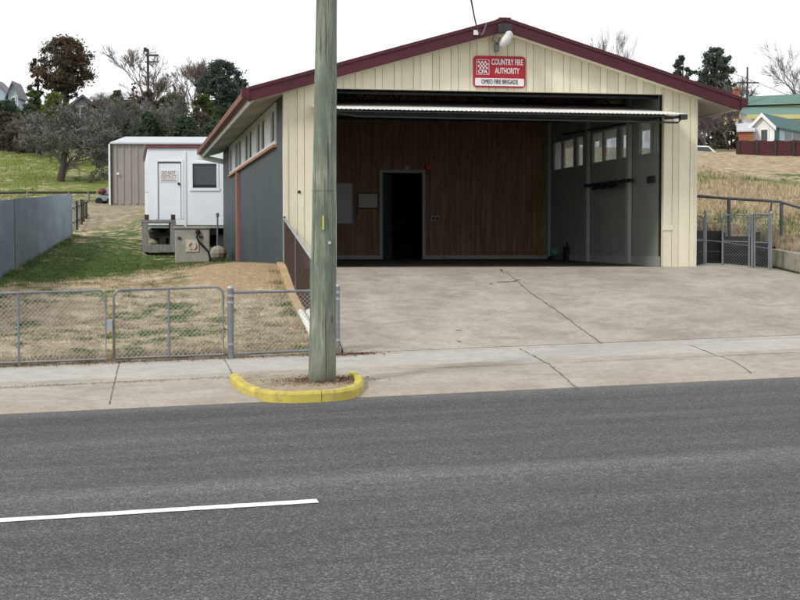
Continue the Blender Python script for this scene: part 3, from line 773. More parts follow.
m.hexa([F(dl + .01, bI + .09, zfl), F(dl + .05, bI + .09, zfl), F(dl + .42, bI + .85, zfl), F(dl + .38, bI + .85, zfl), F(dl + .01, bI + .09, zd_t - .02), F(dl + .05, bI + .09, zd_t - .02), F(dl + .42, bI + .85, zd_t - .02), F(dl + .38, bI + .85, zd_t - .02)])
m.build('inner_door', M['slate'], fs_)
m = MB(); m.box(dr_ + e, a_in, bI - .045, bI - .022, zfl, zfl + .09, F); m.box(.15, dl - e, bI - .045, bI - .022, zfl, zfl + .09, F); m.build('skirting', M['greyframe'], fs_)
m = MB(); q = bk_(406, 168); m.box(q[0] - .06, q[0] + .06, bI - .08, bI - .022, q[1] - .04, q[1] + .04, F); m.build('door_closer', M['greyframe'], fs_)
# floor
m = MB(); m.hexa([F(aL - .2, .0, .9), F(a_in, .0, .9), F(a_in, bI + 3, .9), F(.1, bI + 3, .9), F(aL - .2, .0, FZ), F(a_in, 0, FZ), F(a_in, bI + 3, zfl + .04), F(.1, bI + 3, zfl + .04)])
m.box(.1, aL - .2, .1, 2, .9, FZ, F)
m.build('floor', M['floor'], fs_)
m = MB(); m.box(aL, aR, -.03, .0, FZ - .14, FZ + .012, F); m.build('threshold', M['crack'], fs_)
# rear gable wall
m = MB(); m.add([F(0, BE, .8), F(WA, BE, .8), F(WA, BE, roofz(WA) - .1), F(a_rg, BE, z_rg - .1), F(0, BE, roofz(0) - .1)] + [F(0, BE + .08, .8), F(WA, BE + .08, .8), F(WA, BE + .08, roofz(WA) - .1), F(a_rg, BE + .08, z_rg - .1), F(0, BE + .08, roofz(0) - .1)],
      [(0, 1, 2, 3, 4), (9, 8, 7, 6, 5), (0, 5, 6, 1), (1, 6, 7, 2), (2, 7, 8, 3), (3, 8, 9, 4), (4, 9, 5, 0)])
m.build('rear_wall', M['slate'], fs_)

# roof
RB = BE + .5
m = MB()
for (p, q) in ((a_rl + .03, a_rg), (a_rg, a_rr - .03)):
    zp, zq = roofz(p), roofz(q)
    n = 70
    m.hexa([F(p, OV + .03, zp - .07), F(q, OV + .03, zq - .07), F(q, RB, zq - .07), F(p, RB, zp - .07), F(p, OV + .03, zp - .01), F(q, OV + .03, zq - .01), F(q, RB, zq - .01), F(p, RB, zp - .01)])
    for i in range(n):    # ribs down the slope
        b0 = OV + .1 + (RB - OV - .2) * i / n
        m.hexa([F(p, b0, zp - .01), F(q, b0, zq - .01), F(q, b0 + .06, zq - .01), F(p, b0 + .06, zp - .01), F(p, b0 + .02, zp + .015), F(q, b0 + .02, zq + .015), F(q, b0 + .04, zq + .015), F(p, b0 + .04, zp + .015)])
rf = m.build('roof', M['roof'], fs_)
m = MB(); m.box(a_rg - .11, a_rg + .11, OV - .02, RB + .02, z_rg - .02, z_rg + .035, F); m.build('ridge_cap', M['maroon'], rf)
# barge boards
for (p, q, nm) in ((a_rl, a_rg, 0), (a_rg, a_rr, 1)):
    m = MB(); zp, zq = roofz(p) + .02, roofz(q) + .02
    m.hexa([F(p, OV - .03, zp - BH), F(q, OV - .03, zq - BH), F(q, OV + .02, zq - BH), F(p, OV + .02, zp - BH), F(p, OV - .03, zp), F(q, OV - .03, zq), F(q, OV + .02, zq), F(p, OV + .02, zp)])
    m.hexa([F(p, OV - .05, zp - .055), F(q, OV - .05, zq - .055), F(q, OV - .032, zq - .055), F(p, OV - .032, zp - .055), F(p, OV - .05, zp + .015), F(q, OV - .05, zq + .015), F(q, OV - .032, zq + .015), F(p, OV - .032, zp + .015)])
    bo = m.build('barge_board', M['maroon'], fs_, bevel=.005)
    # front soffit strip and cream trim
    m = MB(); m.hexa([F(p + (0 if nm else .05), OV + .02, zp - BH + .01), F(q, OV + .02, zq - BH + .01), F(q, -.027, zq - BH + .01), F(p + (0 if nm else .05), -.027, zp - BH + .01)] + [F(p + (0 if nm else .05), OV + .02, zp - BH + .04), F(q, OV + .02, zq - BH + .04), F(q, -.027, zq - BH + .04), F(p + (0 if nm else .05), -.027, zp - BH + .04)])
    m.build('soffit', M['cream_edge'] if nm else M['soffit'], fs_)
# boxed barge ends that flare at the eaves
for (p, sg) in ((a_rl, -1), (a_rr, 1)):
    z = roofz(p); m = MB()
    m.hexa([F(p - sg * .02, OV - .06, z - .20), F(p + sg * .12, OV - .06, z - .12), F(p + sg * .12, OV + .12, z - .12), F(p - sg * .02, OV + .12, z - .20)] + [F(p - sg * .02, OV - .06, z + .02), F(p + sg * .12, OV - .06, z - .0), F(p + sg * .12, OV + .12, z - .0), F(p - sg * .02, OV + .12, z + .02)])
    m.build('gutter_end', M['maroon'], fs_)
# side soffits
m = MB(); z0, z1 = roofz(a_rl) - .20, roofz(-.03) - .24
m.hexa([F(a_rl + .1, OV + .03, z0), F(-.024, OV + .03, z1), F(-.024, RB, z1), F(a_rl + .1, RB, z0), F(a_rl + .1, OV + .03, z0 + .02), F(-.024, OV + .03, z1 + .02), F(-.024, RB, z1 + .02), F(a_rl + .1, RB, z0 + .02)])
m.build('soffit', M['soffit'], fs_)
m = MB(); z0, z1 = roofz(a_rr) - .20, roofz(WA + .03) - .24
m.hexa([F(WA + .03, OV + .03, z1), F(a_rr - .1, OV + .03, z0), F(a_rr - .1, RB, z0), F(WA + .03, RB, z1), F(WA + .03, OV + .03, z1 + .02), F(a_rr - .1, OV + .03, z0 + .02), F(a_rr - .1, RB, z0 + .02), F(WA + .03, RB, z1 + .02)])
m.build('soffit', M['soffit'], fs_)
# fascia, gutters
m = MB(); zf_ = roofz(a_rl); m.box(a_rl + .07, a_rl + .10, OV + .03, RB, zf_ - .22, zf_ - .02, F); m.build('fascia', M['white'], fs_)
m = MB(); m.box(a_rl - .05, a_rl + .065, OV + .13, RB, zf_ - .115, zf_ - .10, F); m.box(a_rl - .065, a_rl - .05, OV + .13, RB, zf_ - .115, zf_ + .01, F); m.box(a_rl + .05, a_rl + .068, OV + .13, RB, zf_ - .1, zf_ - .02, F)
m.build('gutter', M['rust_gutter'], fs_)
m = MB(); zf_ = roofz(a_rr); m.box(a_rr - .10, a_rr - .07, OV + .03, RB, zf_ - .22, zf_ - .02, F); m.build('fascia', M['white'], fs_)
m = MB(); m.box(a_rr - .065, a_rr + .05, OV + .13, RB, zf_ - .115, zf_ - .10, F); m.box(a_rr + .05, a_rr + .065, OV + .13, RB, zf_ - .115, zf_ + .01, F)
m.build('gutter', M['maroon'], fs_)
# downpipes
bd = side(240, 200)[0]
m = MB(); m.box(-.10, -.024, bd - .14, bd + .14, .9, zsill - .08, F); m.build('downpipe', M['redpipe'], fs_)
m = MB(); be = BE - .1
zoff = roofz(a_rl) - .13
m.hexa([F(a_rl - .06, RB - .45, zoff - .12), F(-.03, RB - .75, zoff - .30), F(-.03, RB - .6, zoff - .30), F(a_rl - .06, RB - .3, zoff - .12), F(a_rl - .06, RB - .45, zoff + .02), F(-.03, RB - .75, zoff - .15), F(-.03, RB - .6, zoff - .15), F(a_rl - .06, RB - .3, zoff + .02)])
m.build('downpipe_offset', M['white'], fs_)
# trusses in the bay
for bb in (.35, 2.1, 3.9, 5.6):
    m = MB(); zc = zT + .10 if bb < 1 else zT + .12
    m.tube([F(.15, bb, zc - .12), F(a_in, bb, zc - .12)], .035, 4)
    nn = 9
    for i in range(nn):
        x0 = .3 + (a_in - .6) * i / nn; x1 = .3 + (a_in - .6) * (i + 1) / nn; xm = (x0 + x1) / 2
        m.tube([F(x0, bb, zc - .12), F(xm, bb, roofz(xm) - .2)], .018, 4); m.tube([F(xm, bb, roofz(xm) - .2), F(x1, bb, zc - .12)], .018, 4)
    m.tube([F(.15, bb, roofz(.15) - .18), F(a_rg, bb, z_rg - .18), F(a_in, bb, roofz(a_in) - .18)], .035, 4)
    m.build('roof_truss', M['darksteel'], fs_)
m = MB()
for i in range(9):
    aa = .4 + (a_in - .6) * i / 8; zz = roofz(aa) - .12
    m.box(aa - .03, aa + .03, .1, bI, zz - .05, zz, F)
m.build('purlins', M['darkwood'], fs_)

# tilt-up door (part of the hall, its own moving part)
ad0, ad1 = fac(318, 108, -.95)[0], fac(687.5, 112, -.95)[0]
z_f0, z_f1 = fac(400, 109.2, -.95)[1], fac(687, 114, -.95)[1]
zf_l = z_f0 + (z_f1 - z_f0) * (ad0 - fac(400, 108, -.95)[0]) / (ad1 - fac(400, 108, -.95)[0])
br = 2.3; z_r0, z_r1 = fac(400, 102.0, br)[1], fac(640, 106.5, br)[1]
rr0, rr1 = fac(400, 102, br)[0], fac(640, 106, br)[0]
zr = lambda a: z_r0 + (z_r1 - z_r0) * (a - rr0) / (rr1 - rr0)
zf = lambda a: zf_l + (z_f1 - zf_l) * (a - ad0) / (ad1 - ad0)
m = MB(); n = 340; top = []; 
for i in range(n + 1):
    a = ad0 + (ad1 - ad0) * i / n; am = max(aL + .03, min(aR - .03, a)); rip = .006 * math.sin(i * math.pi / 2)
    top.append((F(a, -.95, zf(a) + rip), F(a, -.06, (zf(a) * (br + .06) + zr(am) * .89) / (br + .95) + rip), F(am, .0, (zf(a) * br + zr(am) * .95) / (br + .95) + rip), F(am, br, zr(am) + rip)))
vs = [p for q in top for p in q] + [p - Vector((0, 0, .012)) for q in top for p in q]; N_ = 4 * (n + 1); fsx = []
for i in range(n):
    for k in range(3):
        a0 = i * 4 + k; fsx += [(a0, a0 + 4, a0 + 5, a0 + 1), (a0 + N_ + 1, a0 + N_ + 5, a0 + N_ + 4, a0 + N_)]
    fsx += [(i * 4 + N_, i * 4 + 4 + N_, i * 4 + 4, i * 4)]
m.add(vs, fsx)
td = m.build('tilt_door', M['doorskin'], fs_)
m = MB()
m.hexa([F(ad0 + .04, -.90, zf(ad0) - .055), F(ad1 - .04, -.90, zf(ad1) - .055), F(ad1 - .04, -.84, zf(ad1) - .055), F(ad0 + .04, -.84, zf(ad0) - .055), F(ad0 + .04, -.90, zf(ad0) - .03), F(ad1 - .04, -.90, zf(ad1) - .03), F(ad1 - .04, -.84, zf(ad1) - .03), F(ad0 + .04, -.84, zf(ad0) - .03)])
zl_, zr_ = zf(ad0) - .04, zf(ad1) - .04
m.tube([F(ad1 - .05, -.88, zr_ ), F(aR - .05, -.80, zr_ - .11), F(aL + .25, -.8, zl_ - .085), F(ad0 + .1, -.88, zl_)], .018, 6)
m.tube([F(ad1 - .06, -.88, zr_), F(ad1 - .06, -.05, zr_ + .05)], .03, 4)
m.tube([F(ad1 - .10, -.87, zr_ + .0), F(aR + .02, -.3, zr_ + .02)], .02, 4)
for i in range(6):
    a = aL + .3 + (aR - aL - .6) * i / 5
    m.tube([F(a, -.86, zf(a) - .045), F(a, br - .1, zr(a) - .045)], .022, 4)
for bb in (.6, 1.6): m.tube([F(aL + .1, bb, (zf(aL) * (br - bb) + zr(aL) * (bb + .95)) / (br + .95) - .06), F(aR - .1, bb, (zf(aR) * (br - bb) + zr(aR) * (bb + .95)) / (br + .95) - .06)], .025, 4)
m.build('door_bracing', M['darksteel'], td)
m = MB(); m.box(ad1 - .13, ad1 + .0, -.96, -.84, zf(ad1) - .10, zf(ad1) - .005, F); m.build('door_corner_bracket', M['darksteel'], td)
for a in (aL + .06, aR - .06):
    m = MB(); m.tube([F(a, .12, zT - .45), F(a, bI - 1.2, zT - .30)], .025, 4); m.build('door_track', M['darksteel'], td)
m = MB(); m.box(aL - .3, aR + .0, .3, .4, zT - .46, zT - .42, F); m.build('door_bracing', M['darksteel'], td)

# ------------------------------------------------------------------ text helper
def text_mesh(txt, size, loc, ux, uz, name, mt, parent, w=None, thick=.002, align='CENTER', bold=.0):
    cu = bpy.data.curves.new('lettering', 'FONT'); cu.body = txt; cu.size = size; cu.align_x = align; cu.align_y = 'CENTER'; cu.extrude = thick; cu.offset = bold; cu.resolution_u = 3
    tmp = bpy.data.objects.new('lettering', cu); col.objects.link(tmp); bpy.context.view_layer.update()
    dg = bpy.context.evaluated_depsgraph_get(); me = bpy.data.meshes.new_from_object(tmp.evaluated_get(dg))
    bpy.data.objects.remove(tmp)
    vs = np.array([v.co for v in me.vertices]); fs = [tuple(p.vertices) for p in me.polygons]
    if w: vs[:, 0] *= w / (vs[:, 0].max() - vs[:, 0].min()); 
    if align == 'CENTER': vs[:, 0] -= (vs[:, 0].max() + vs[:, 0].min()) / 2
    ux = Vector(ux).normalized(); uz = Vector(uz).normalized(); nn = ux.cross(uz)
    W = np.array(loc)[None] + vs[:, :1] * np.array(ux) + vs[:, 1:2] * np.array(uz) + vs[:, 2:3] * np.array(nn)
    return raw_mesh(name, W, fs, mt, parent)

# sign on the gable
sa0, sz1 = fac(473.5, 55.5, -.06); sa1, sz0 = fac(525.5, 88, -.06)
cx = (sa0 + sa1) / 2; cz = (sz0 + sz1) / 2; sw_ = sa1 - sa0; sh = sz1 - sz0
sg = thing('sign', F(cx, -.05, sz0), 'red and white name board of the fire brigade under the gable peak', 'sign')
def rrect(a0, a1, z0, z1, r, b0, b1):
    m = MB(); pts = []
    for (ca, cz_, st_) in ((a1 - r, z0 + r, -90), (a1 - r, z1 - r, 0), (a0 + r, z1 - r, 90), (a0 + r, z0 + r, 180)):
        for k in range(5):
            an = R(st_ + k * 22.5); pts.append(F(ca + r * math.cos(an), b0, cz_ + r * math.sin(an)))
    return m.prism(pts, F(0, b1, 0) - F(0, b0, 0))
bo = rrect(sa0, sa1, sz0, sz1, .07, -.062, -.03).build('board', M['redsign'], sg)
rrect(sa0 + .03, sa1 - .03, sz0 + .03, sz0 + sh * .29, .02, -.067, -.0625).build('lower_panel', M['signwhite'], sg)
DN = UF; UZ = (0, 0, 1)
text_mesh('COUNTRY FIRE', .16, F(sa0 + sw_ * .645, -.068, sz0 + sh * .80), DN, UZ, 'lettering', M['signwhite'], sg, sw_ * .61, .003, bold=.002)
text_mesh('AUTHORITY', .16, F(sa0 + sw_ * .645, -.068, sz0 + sh * .52), DN, UZ, 'lettering', M['signwhite'], sg, sw_ * .47, .003, bold=.002)
text_mesh('OMEO FIRE BRIGADE', .125, F(cx, -.072, sz0 + sh * .175), DN, UZ, 'lettering', M['ink'], sg, sw_ * .70, .003)
# emblem: framed chequer with letters
m = MB(); ea0, ea1, ez0, ez1 = sa0 + sw_ * .055, sa0 + sw_ * .30, sz0 + sh * .40, sz0 + sh * .88
for (p, q, r, s) in ((ea0, ea1, ez0, ez0 + .008), (ea0, ea1, ez1 - .008, ez1), (ea0, ea0 + .008, ez0 + .008, ez1 - .008), (ea1 - .008, ea1, ez0 + .008, ez1 - .008)):
    m.box(p, q, -.067, -.063, r, s, F)
cw = (ea1 - ea0 - .06) / 6; chh = (ez1 - ez0) * .52 / 4
for i in range(6):
    for j in range(4):
        if (i + j) % 2 == 0: m.box(ea0 + .03 + i * cw, ea0 + .03 + (i + 1) * cw, -.067, -.063, ez1 - .03 - (j + 1) * chh, ez1 - .03 - j * chh, F)
m.build('emblem', M['signwhite'], sg)
text_mesh('CFA', .10, F((ea0 + ea1) / 2, -.068, ez0 + .055), DN, UZ, 'lettering', M['signwhite'], sg, (ea1 - ea0) * .72, .003, bold=.003)

# security light in the peak
fa, fz = fac(505, 30, -.4)
fl = thing('flood_light', F(fa, -.35, fz), 'outdoor lamp with long milky cover hanging below the gable peak', 'lamp')
m = MB(); p0 = fac(498, 27, -.4); p1 = fac(511, 31, -.4)
m.box(p0[0], p1[0], -.48, -.36, p1[1] - .05, p0[1] + .05, F); m.build('housing', M['darksteel'], fl, bevel=.01)
p2 = fac(509, 35, -.55); p3 = fac(500.5, 47, -.55)
m = MB(); m.tube([F(p2[0], -.55, p2[1]), F((p2[0] + p3[0]) / 2, -.6, (p2[1] + p3[1]) / 2), F(p3[0], -.62, p3[1])], [.075, .085, .05], 12); m.ball(F(p2[0], -.55, p2[1]), .08, 10, 6); m.build('lamp_cover', M['lampglass'], fl, smooth=True)
p4 = fac(497, 47, -.1); m = MB(); m.box(p4[0] - .04, p4[0] + .04, -.12, -.03, p4[1] - .08, p4[1] + .07, F); m.build('sensor', M['galv'], fl)
m = MB(); p5 = fac(489, 38, -.1)
m.tube([F(p0[0], -.36, p0[1]), F(p5[0] + .06, -.1, p5[1] - .03), F(p4[0], -.08, p4[1] + .07)], .008, 5); m.tube([F(p4[0], -.08, p4[1] + .05), F(p3[0], -.5, p3[1] + .18)], .014, 5); m.build('cable', M['cable'], fl)
m = MB(); p6 = fac(476, 32.5, OV - .07); m.box(p6[0] - .045, p6[0] + .045, OV - .075, OV - .052, p6[1] - .045, p6[1] + .045, F)
tag(m.build('number_plate', M['signwhite']), 'small square white plate fixed on the maroon barge board', 'plate')
# service cable coming in to the ridge
m = MB(); e0 = F(fac(486.5, 23, -.25)[0], -.25, fac(486.5, 23, -.25)[1]); e1 = at(462, -60, 12)
pts = [e0.lerp(e1, k / 12) - Vector((0, 0, .5 * math.sin(math.pi * k / 12))) for k in range(13)]
m.tube(pts, .010, 5); m.tube([e0, e0 - Vector((0, 0, .12))], .02, 6)
tag(m.build('service_cable', M['cable']), 'thin grey overhead cable running down to the roof beside the gable peak', 'cable')

# interior things
def flat_item(name, label, cat, px0, px1, py0, py1, mt, th=.03, frame=None):
    (q0, z1) = bk_(px0, py0); (q1, z0) = bk_(px1, py1)
    t = thing(name, F((q0 + q1) / 2, bI - .04, z0), label, cat)
    m = MB(); m.box(q0 + .03, q1 - .03, bI - .024 - th, bI - .024, z0 + .03, z1 - .03, F); m.build('panel', mt, t)
    if frame:
        m = MB(); o = bI - .03 - th
        for (a_, b_, c_, d_) in ((q0, q1, z0, z0 + .029), (q0, q1, z1 - .029, z1), (q0, q0 + .029, z0 + .03, z1 - .03), (q1 - .029, q1, z0 + .03, z1 - .03)): m.box(a_, b_, o, bI - .024, c_, d_, F)
        m.build('frame', frame, t)
    return t
flat_item('whiteboard', 'tall grey-white board on the pine wall just right of the pole', 'board', 333, 352.5, 183, 224, M['board'], .02, M['greyframe'])
flat_item('notice_board', 'small pale notice board on the pine wall left of the inner doorway', 'board', 357, 378.5, 192.5, 209, M['paper'], .02, M['darkwood'])
q = bk_(435, 218)
sk = thing('power_outlet', F(q[0], bI - .03, q[1]), 'pale double power outlet on the pine wall right of the doorway', 'power outlet')
m = MB(); m.box(q[0] - .10, q[0] + .10, bI - .035, bI - .023, q[1] - .06, q[1] + .06, F); m.build('plate', M['greyframe'], sk)
m = MB(); m.box(q[0] - .07, q[0] - .02, bI - .07, bI - .036, q[1] - .04, q[1] + .02, F); m.box(q[0] + .02, q[0] + .07, bI - .07, bI - .036, q[1] - .05, q[1] + .02, F); m.build('plug', M['black'], sk)
m = MB(); m.tube([F(q[0] + .05, bI - .06, q[1] - .04), F(q[0] + .10, bI - .05, q[1] - .5), F(q[0] + .12, bI - .05, zfl + .05), F(q[0] + .3, bI - .2, zfl + .03)], .008, 5)
m.build('cord', M['greyframe'], sk)
q = bk_(428, 167)
fe = thing('fire_bell', F(q[0], bI - .04, q[1]), 'small red fire bell high on the wall right of the doorway', 'bell')
m = MB(); m.tube([F(q[0], bI - .022, q[1]), F(q[0], bI - .08, q[1])], [.10, .075], 14); m.build('dome', M['redsign'], fe)
m = MB(); m.box(q[0] - .04, q[0] + .04, bI - .06, bI - .023, q[1] - .2, q[1] - .11, F); m.build('box', M['darksteel'], fe)
# rack on the side wall
b0, z0 = side(588, 186, a_in - .1); b1, z1 = side(635, 180, a_in - .1)
hk = thing('hose_rack', F(a_in - .1, (b0 + b1) / 2, z0), 'dark horizontal hanging rack on the grey-green side wall inside the bay', 'rack')
m = MB(); zz = (z0 + z1) / 2; m.box(a_in - .20, a_in - .12, b1, b0, zz - .03, zz + .03, F); m.build('rail', M['black'], hk)
for i in range(6):
    bb = b1 + (b0 - b1) * (i + .5) / 6; m = MB(); m.tube([F(a_in - .03, bb, zz), F(a_in - .22, bb, zz - .02), F(a_in - .24, bb, zz + .05)], .012, 5); m.build('hook', M['darksteel'], hk)
m = MB()
for i in range(3): m.tube([F(a_in - .22, b1 + .6 + i * .5, zz - .05), F(a_in - .22, b1 + 1.1 + i * .5, zz - .09)], .04, 8)
m.build('hose_roll', M['black'], hk)
b0, z0 = side(652, 180, a_in)
m = MB(); m.box(a_in - .05, a_in - .003, b0 - .2, b0 + .15, z0 - .06, z0 + .08, F); tag(m.build('switch_box', M['darksteel']), 'small dark switch box on the bay side wall near the opening', 'switch box')
# trolley jack on the floor
p = on_plane(560, 256, F(0, bI - 1.4, 0), NF); aa, bb = ab(p); zz = FZ + .06
jk = thing('floor_jack', F(aa, bb, zz), 'small green and black trolley jack standing at the foot of the side wall', 'jack')
m = MB(); m.ball(F(aa - .12, bb, zz + .22), .13, 12, 8, (1, 1, .9)); m.build('tank', M['jackgreen'], jk, smooth=True)
m = MB(); m.box(aa + .12, aa + .22, bb - .1, bb + .12, zz, zz + .34, F); m.tube([F(aa + .25, bb, zz), F(aa + .16, bb, zz + .45)], .02, 6); m.build('body', M['black'], jk)
m = MB(); m.tube([F(aa - .2, bb - .12, zz + .06), F(aa - .2, bb + .12, zz + .06)], .06, 12); m.build('wheel', M['black'], jk); m = MB(); m.tube([F(aa + .17, bb - .13, zz + .05), F(aa + .17, bb + .13, zz + .05)], .05, 12); m.build('wheel', M['black'], jk)

# ------------------------------------------------------------------ kerb and railing beside the ramp
sk0, tk0 = st(*on_path(338, 351).xy); p = F(0, -.04, 0); sk1, tk1 = st(p.x, p.y)
sk0 = -.2; sk1 = -.2
def lawn_at(t): return G(-.4, t)
m = MB(); n = 24
ring = []
for i in range(n + 1):
    t = TF + .05 + (tk1 - TF - .05) * i / n
    tz = max(lawn_at(t), GR * -.2 + .2) + .06 + random.uniform(-.008, .008)
    zt = tz
    ring.append([S(-.40, t, -.2), S(-.12, t, -.2), S(-.12, t, zt), S(-.40, t, zt + .01)])
vs = [q for r_ in ring for q in r_]
fk = []
for i in range(n):
    for k in range(4):
        fk.append((i * 4 + k, i * 4 + (k + 1) % 4, i * 4 + 4 + (k + 1) % 4, i * 4 + 4 + k))
fk += [(3, 2, 1, 0), tuple(n * 4 + k for k in range(4))]
m.add(vs, fk); kerbtop = lambda t: max(lawn_at(t), .2) + .06
rw = m.build('retaining_kerb', M['orangeconc']); tag(rw, 'clay stained concrete kerb wall along the left flank of the ramp', 'retaining wall')
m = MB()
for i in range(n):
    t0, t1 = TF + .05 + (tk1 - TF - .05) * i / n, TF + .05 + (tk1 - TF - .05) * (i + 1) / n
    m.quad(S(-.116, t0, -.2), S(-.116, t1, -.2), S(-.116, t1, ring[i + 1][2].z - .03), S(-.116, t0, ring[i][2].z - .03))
m.build('shade_painted_face', M['foundation'], rw)  # dark brown skin paints the shade on the kerb's ramp side
hr = thing('handrail', S(-.26, 8, kerbtop(8)), 'sloping steel railing with rusty mesh on the clay kerb left of the ramp', 'railing')
tA = st(*on_path(339, 351).xy)[1]; tA = TF + .12
zA = kerbtop(tA); H = .92
ztopA = at(338, 286, S(-.26, tA).y).z; ztopB = at(291, 219, F(0, -.1, 0).y).z
tB = tk1 - .12
zt = lambda t: ztopA + (ztopB - ztopA) * (t - tA) / (tB - tA)
m = MB(); m.tube([S(-.26, tA, zt(tA)), S(-.26, tB, zt(tB))], .024, 10); m.build('top_rail', M['galv_light'], hr, smooth=True)
for t in (tA, tA + (tB - tA) * .36, tA + (tB - tA) * .7, tB):
    m = MB(); m.tube([S(-.26, t, kerbtop(t) - .15), S(-.26, t, zt(t) + (.05 if t in (tA, tB) else 0))], .024 if t in (tA, tB) else .018, 8); m.build('post', M['galv'] if t == tA else M['railsteel'], hr)
m = MB(); nb = 60
for i in range(1, nb):
    t = tA + (tB - tA) * i / nb; m.tube([S(-.26, t, kerbtop(t) - .02), S(-.26, t, zt(t))], .006, 4, False)
for k in range(1, 9):
    f = k / 9; m.tube([S(-.26, tA + (tB - tA) * i / 12, kerbtop(tA + (tB - tA) * i / 12) * (1 - f) + zt(tA + (tB - tA) * i / 12) * f) for i in range(13)], .0025, 3, False)
m.build('infill', M['rustbar'], hr)
# side ditch bottom litter not seen; pipes lying beside the pole
pp = thing('pipe_bundle', at(313, 335, 18.7), 'short bright silver pipes leaning behind the foot of the pole', 'pipes')
for k, (dx, rr) in enumerate(((0, .05), (.10, .045))):
    a_ = at(301 + dx * 75, 312 - dx * 6, 20.0); b_ = at(318 + dx * 75, 345, 18.6)
    m = MB(); m.tube([a_, a_.lerp(b_, .5), b_], rr, 12); 
    m.build('pipe', M['doorskin'], pp, smooth=True)

# ------------------------------------------------------------------ chain-link fence and gates
def chain(m, P, Q, hP, hQ, z0f, z1f, cell=.062, r=.0028):
    """diamond wires between ground points P and Q (s,t), from z0f to z1f above"""
    L = math.hypot(Q[0] - P[0], Q[1] - P[1]); H_ = z1f - z0f
    def W(u, h): 
        k = u / L; s = P[0] + (Q[0] - P[0]) * k; t = P[1] + (Q[1] - P[1]) * k
        return S(s, t, hP + (hQ - hP) * k + z0f + h)
    nn = int((L + H_) / cell) + 1
    for sgn in (1, -1):
        for i in range(nn + 1):
            c = i * cell
            if sgn == 1: u0, h0 = (c, 0) if c <= L else (L, c - L); u1, h1 = (c - H_, H_) if c >= H_ else (0, c)
            else: u0, h0 = (L - c, 0) if c <= L else (0, c - L); u1, h1 = (L - c + H_, H_) if c >= H_ else (L, c)
            if abs(u0 - u1) < .01: continue
            m.tube([W(u0, h0), W(u1, h1)], r, 3, False)
TFe = TF - .06
def gate(name, label, sA, sB, h, mid=True, group=None, side_round=(True, True)):
    zA_, zB_ = fpz(sA, TFe) + .06, fpz(sB, TFe) + .06
    t = thing(name, S((sA + sB) / 2, TFe, (zA_ + zB_) / 2), label, 'gate', group)
    r = .10
    def P(u, hh): s = sA + (sB - sA) * u; return S(s, TFe, zA_ + (zB_ - zA_) * u + hh)
    L = sB - sA; ru = r / L
    pts = [P(0, 0), P(0, h - r)] + [P(ru * (1 - math.cos(R(k * 22.5))), h - r + r * math.sin(R(k * 22.5))) for k in range(1, 4)] + [P(ru, h), P(1 - ru, h)] + [P(1 - ru * (1 - math.cos(R(k * 22.5))), h - r + r * math.sin(R(k * 22.5))) for k in (3, 2, 1)] + [P(1, h - r), P(1, 0), P(0, 0)]
    m = MB(); m.tube(pts, .017, 8); m.build('gate_frame', M['galv'], t, smooth=True)
    if mid: m = MB(); m.tube([P(.5, 0), P(.5, h)], .015, 8); m.build('centre_bar', M['galv'], t)
    m = MB(); chain(m, (sA, TFe), (sB, TFe), zA_, zB_, .01, h - .01); m.build('mesh_infill', M['wire'], t)
    return t
def sx(px, py): 
    q = on_path(px, py); lo = st(q.x, q.y)[0]; d = ray(px, py)
    p = on_plane(px, py, S(0, TFe), UT); return st(p.x, p.y)[0], p.z
zt_ = lambda px, py: sx(px, py)[1]
sg0, sg1, sg2, sg3, sg4 = sx(105.5, 300)[0], sx(113.5, 300)[0], sx(226, 300)[0], sx(231, 300)[0], sx(338, 300)[0]
hg = zt_(60, 291.5) - fpz(sx(60, 291)[0], TFe) - .06
gate('wide_gate', 'galvanised chain-link gate nearest the left picture edge with curved corner', sg0 - 2.25, sg0, hg, group='paired chain-link gates')
hg2 = zt_(170, 288.5) - fpz(sx(170, 291)[0], TFe) - .06
gate('wide_gate', 'galvanised chain-link gate hinged on the thick post left of the pole', sg1, sg2 - .04, hg2, group='paired chain-link gates')
zc = fpz((sg0 + sg1) / 2, TFe)
m = MB(); m.box(0, sg1 - sg0 - .03, -.02, .02, .45, .58, lambda a_, b_, c_: S(sg0 + .015 + a_, TFe - .02 + b_, zc + c_)); tag(m.build('gate_latch', M['galv_light']), 'small steel latch in the gap between the two chain-link gates', 'latch')
def post(px, ptop, r=.035, label='', cap=True):
    s, z1 = sx(px, ptop); z0 = fpz(s, TFe)
    t = thing('fence_post', S(s, TFe, z0), label, 'post')
    m = MB(); m.tube([S(s, TFe, z0 - .1), S(s, TFe, z1)], r, 10); m.build('tube', M['galv'], t, smooth=False)
    m = MB(); m.ball(S(s, TFe, z1), r * 1.15, 8, 6, (1, 1, .7)); m.build('cap', M['galv_light'], t)
    for hh in (.18, .75, .84): m = MB(); m.tube([S(s, TFe, z0 + hh), S(s, TFe, z0 + hh + .035)], r * 1.22, 10); m.build('clamp', M['galv_light'], t)
    return s, z0, z1
s3, z03, z13 = post(230.5, 288, .042, 'thick galvanised post between the gate and the short fence panel')
s4, z04, z14 = post(338, 286, .026, 'thin galvanised end post standing right behind the pole')
t = thing('chain_link_fence', S((s3 + s4) / 2, TFe, z03), 'short chain-link fence panel between the thick post and the pole', 'fence')
m = MB(); m.tube([S(s3, TFe, z13 - .06), S(s4, TFe, z14 - .06)], .019, 8); m.build('top_rail', M['galv'], t)
m = MB(); m.tube([S(s3, TFe, z03 + .06), S(s4, TFe, z04 + .07)], .017, 8); m.build('bottom_rail', M['galv'], t)
m = MB(); chain(m, (s3, TFe), (s4, TFe), z03, z04, .06, min(z13 - z03, z14 - z04) - .05); m.build('mesh_infill', M['wire'], t)

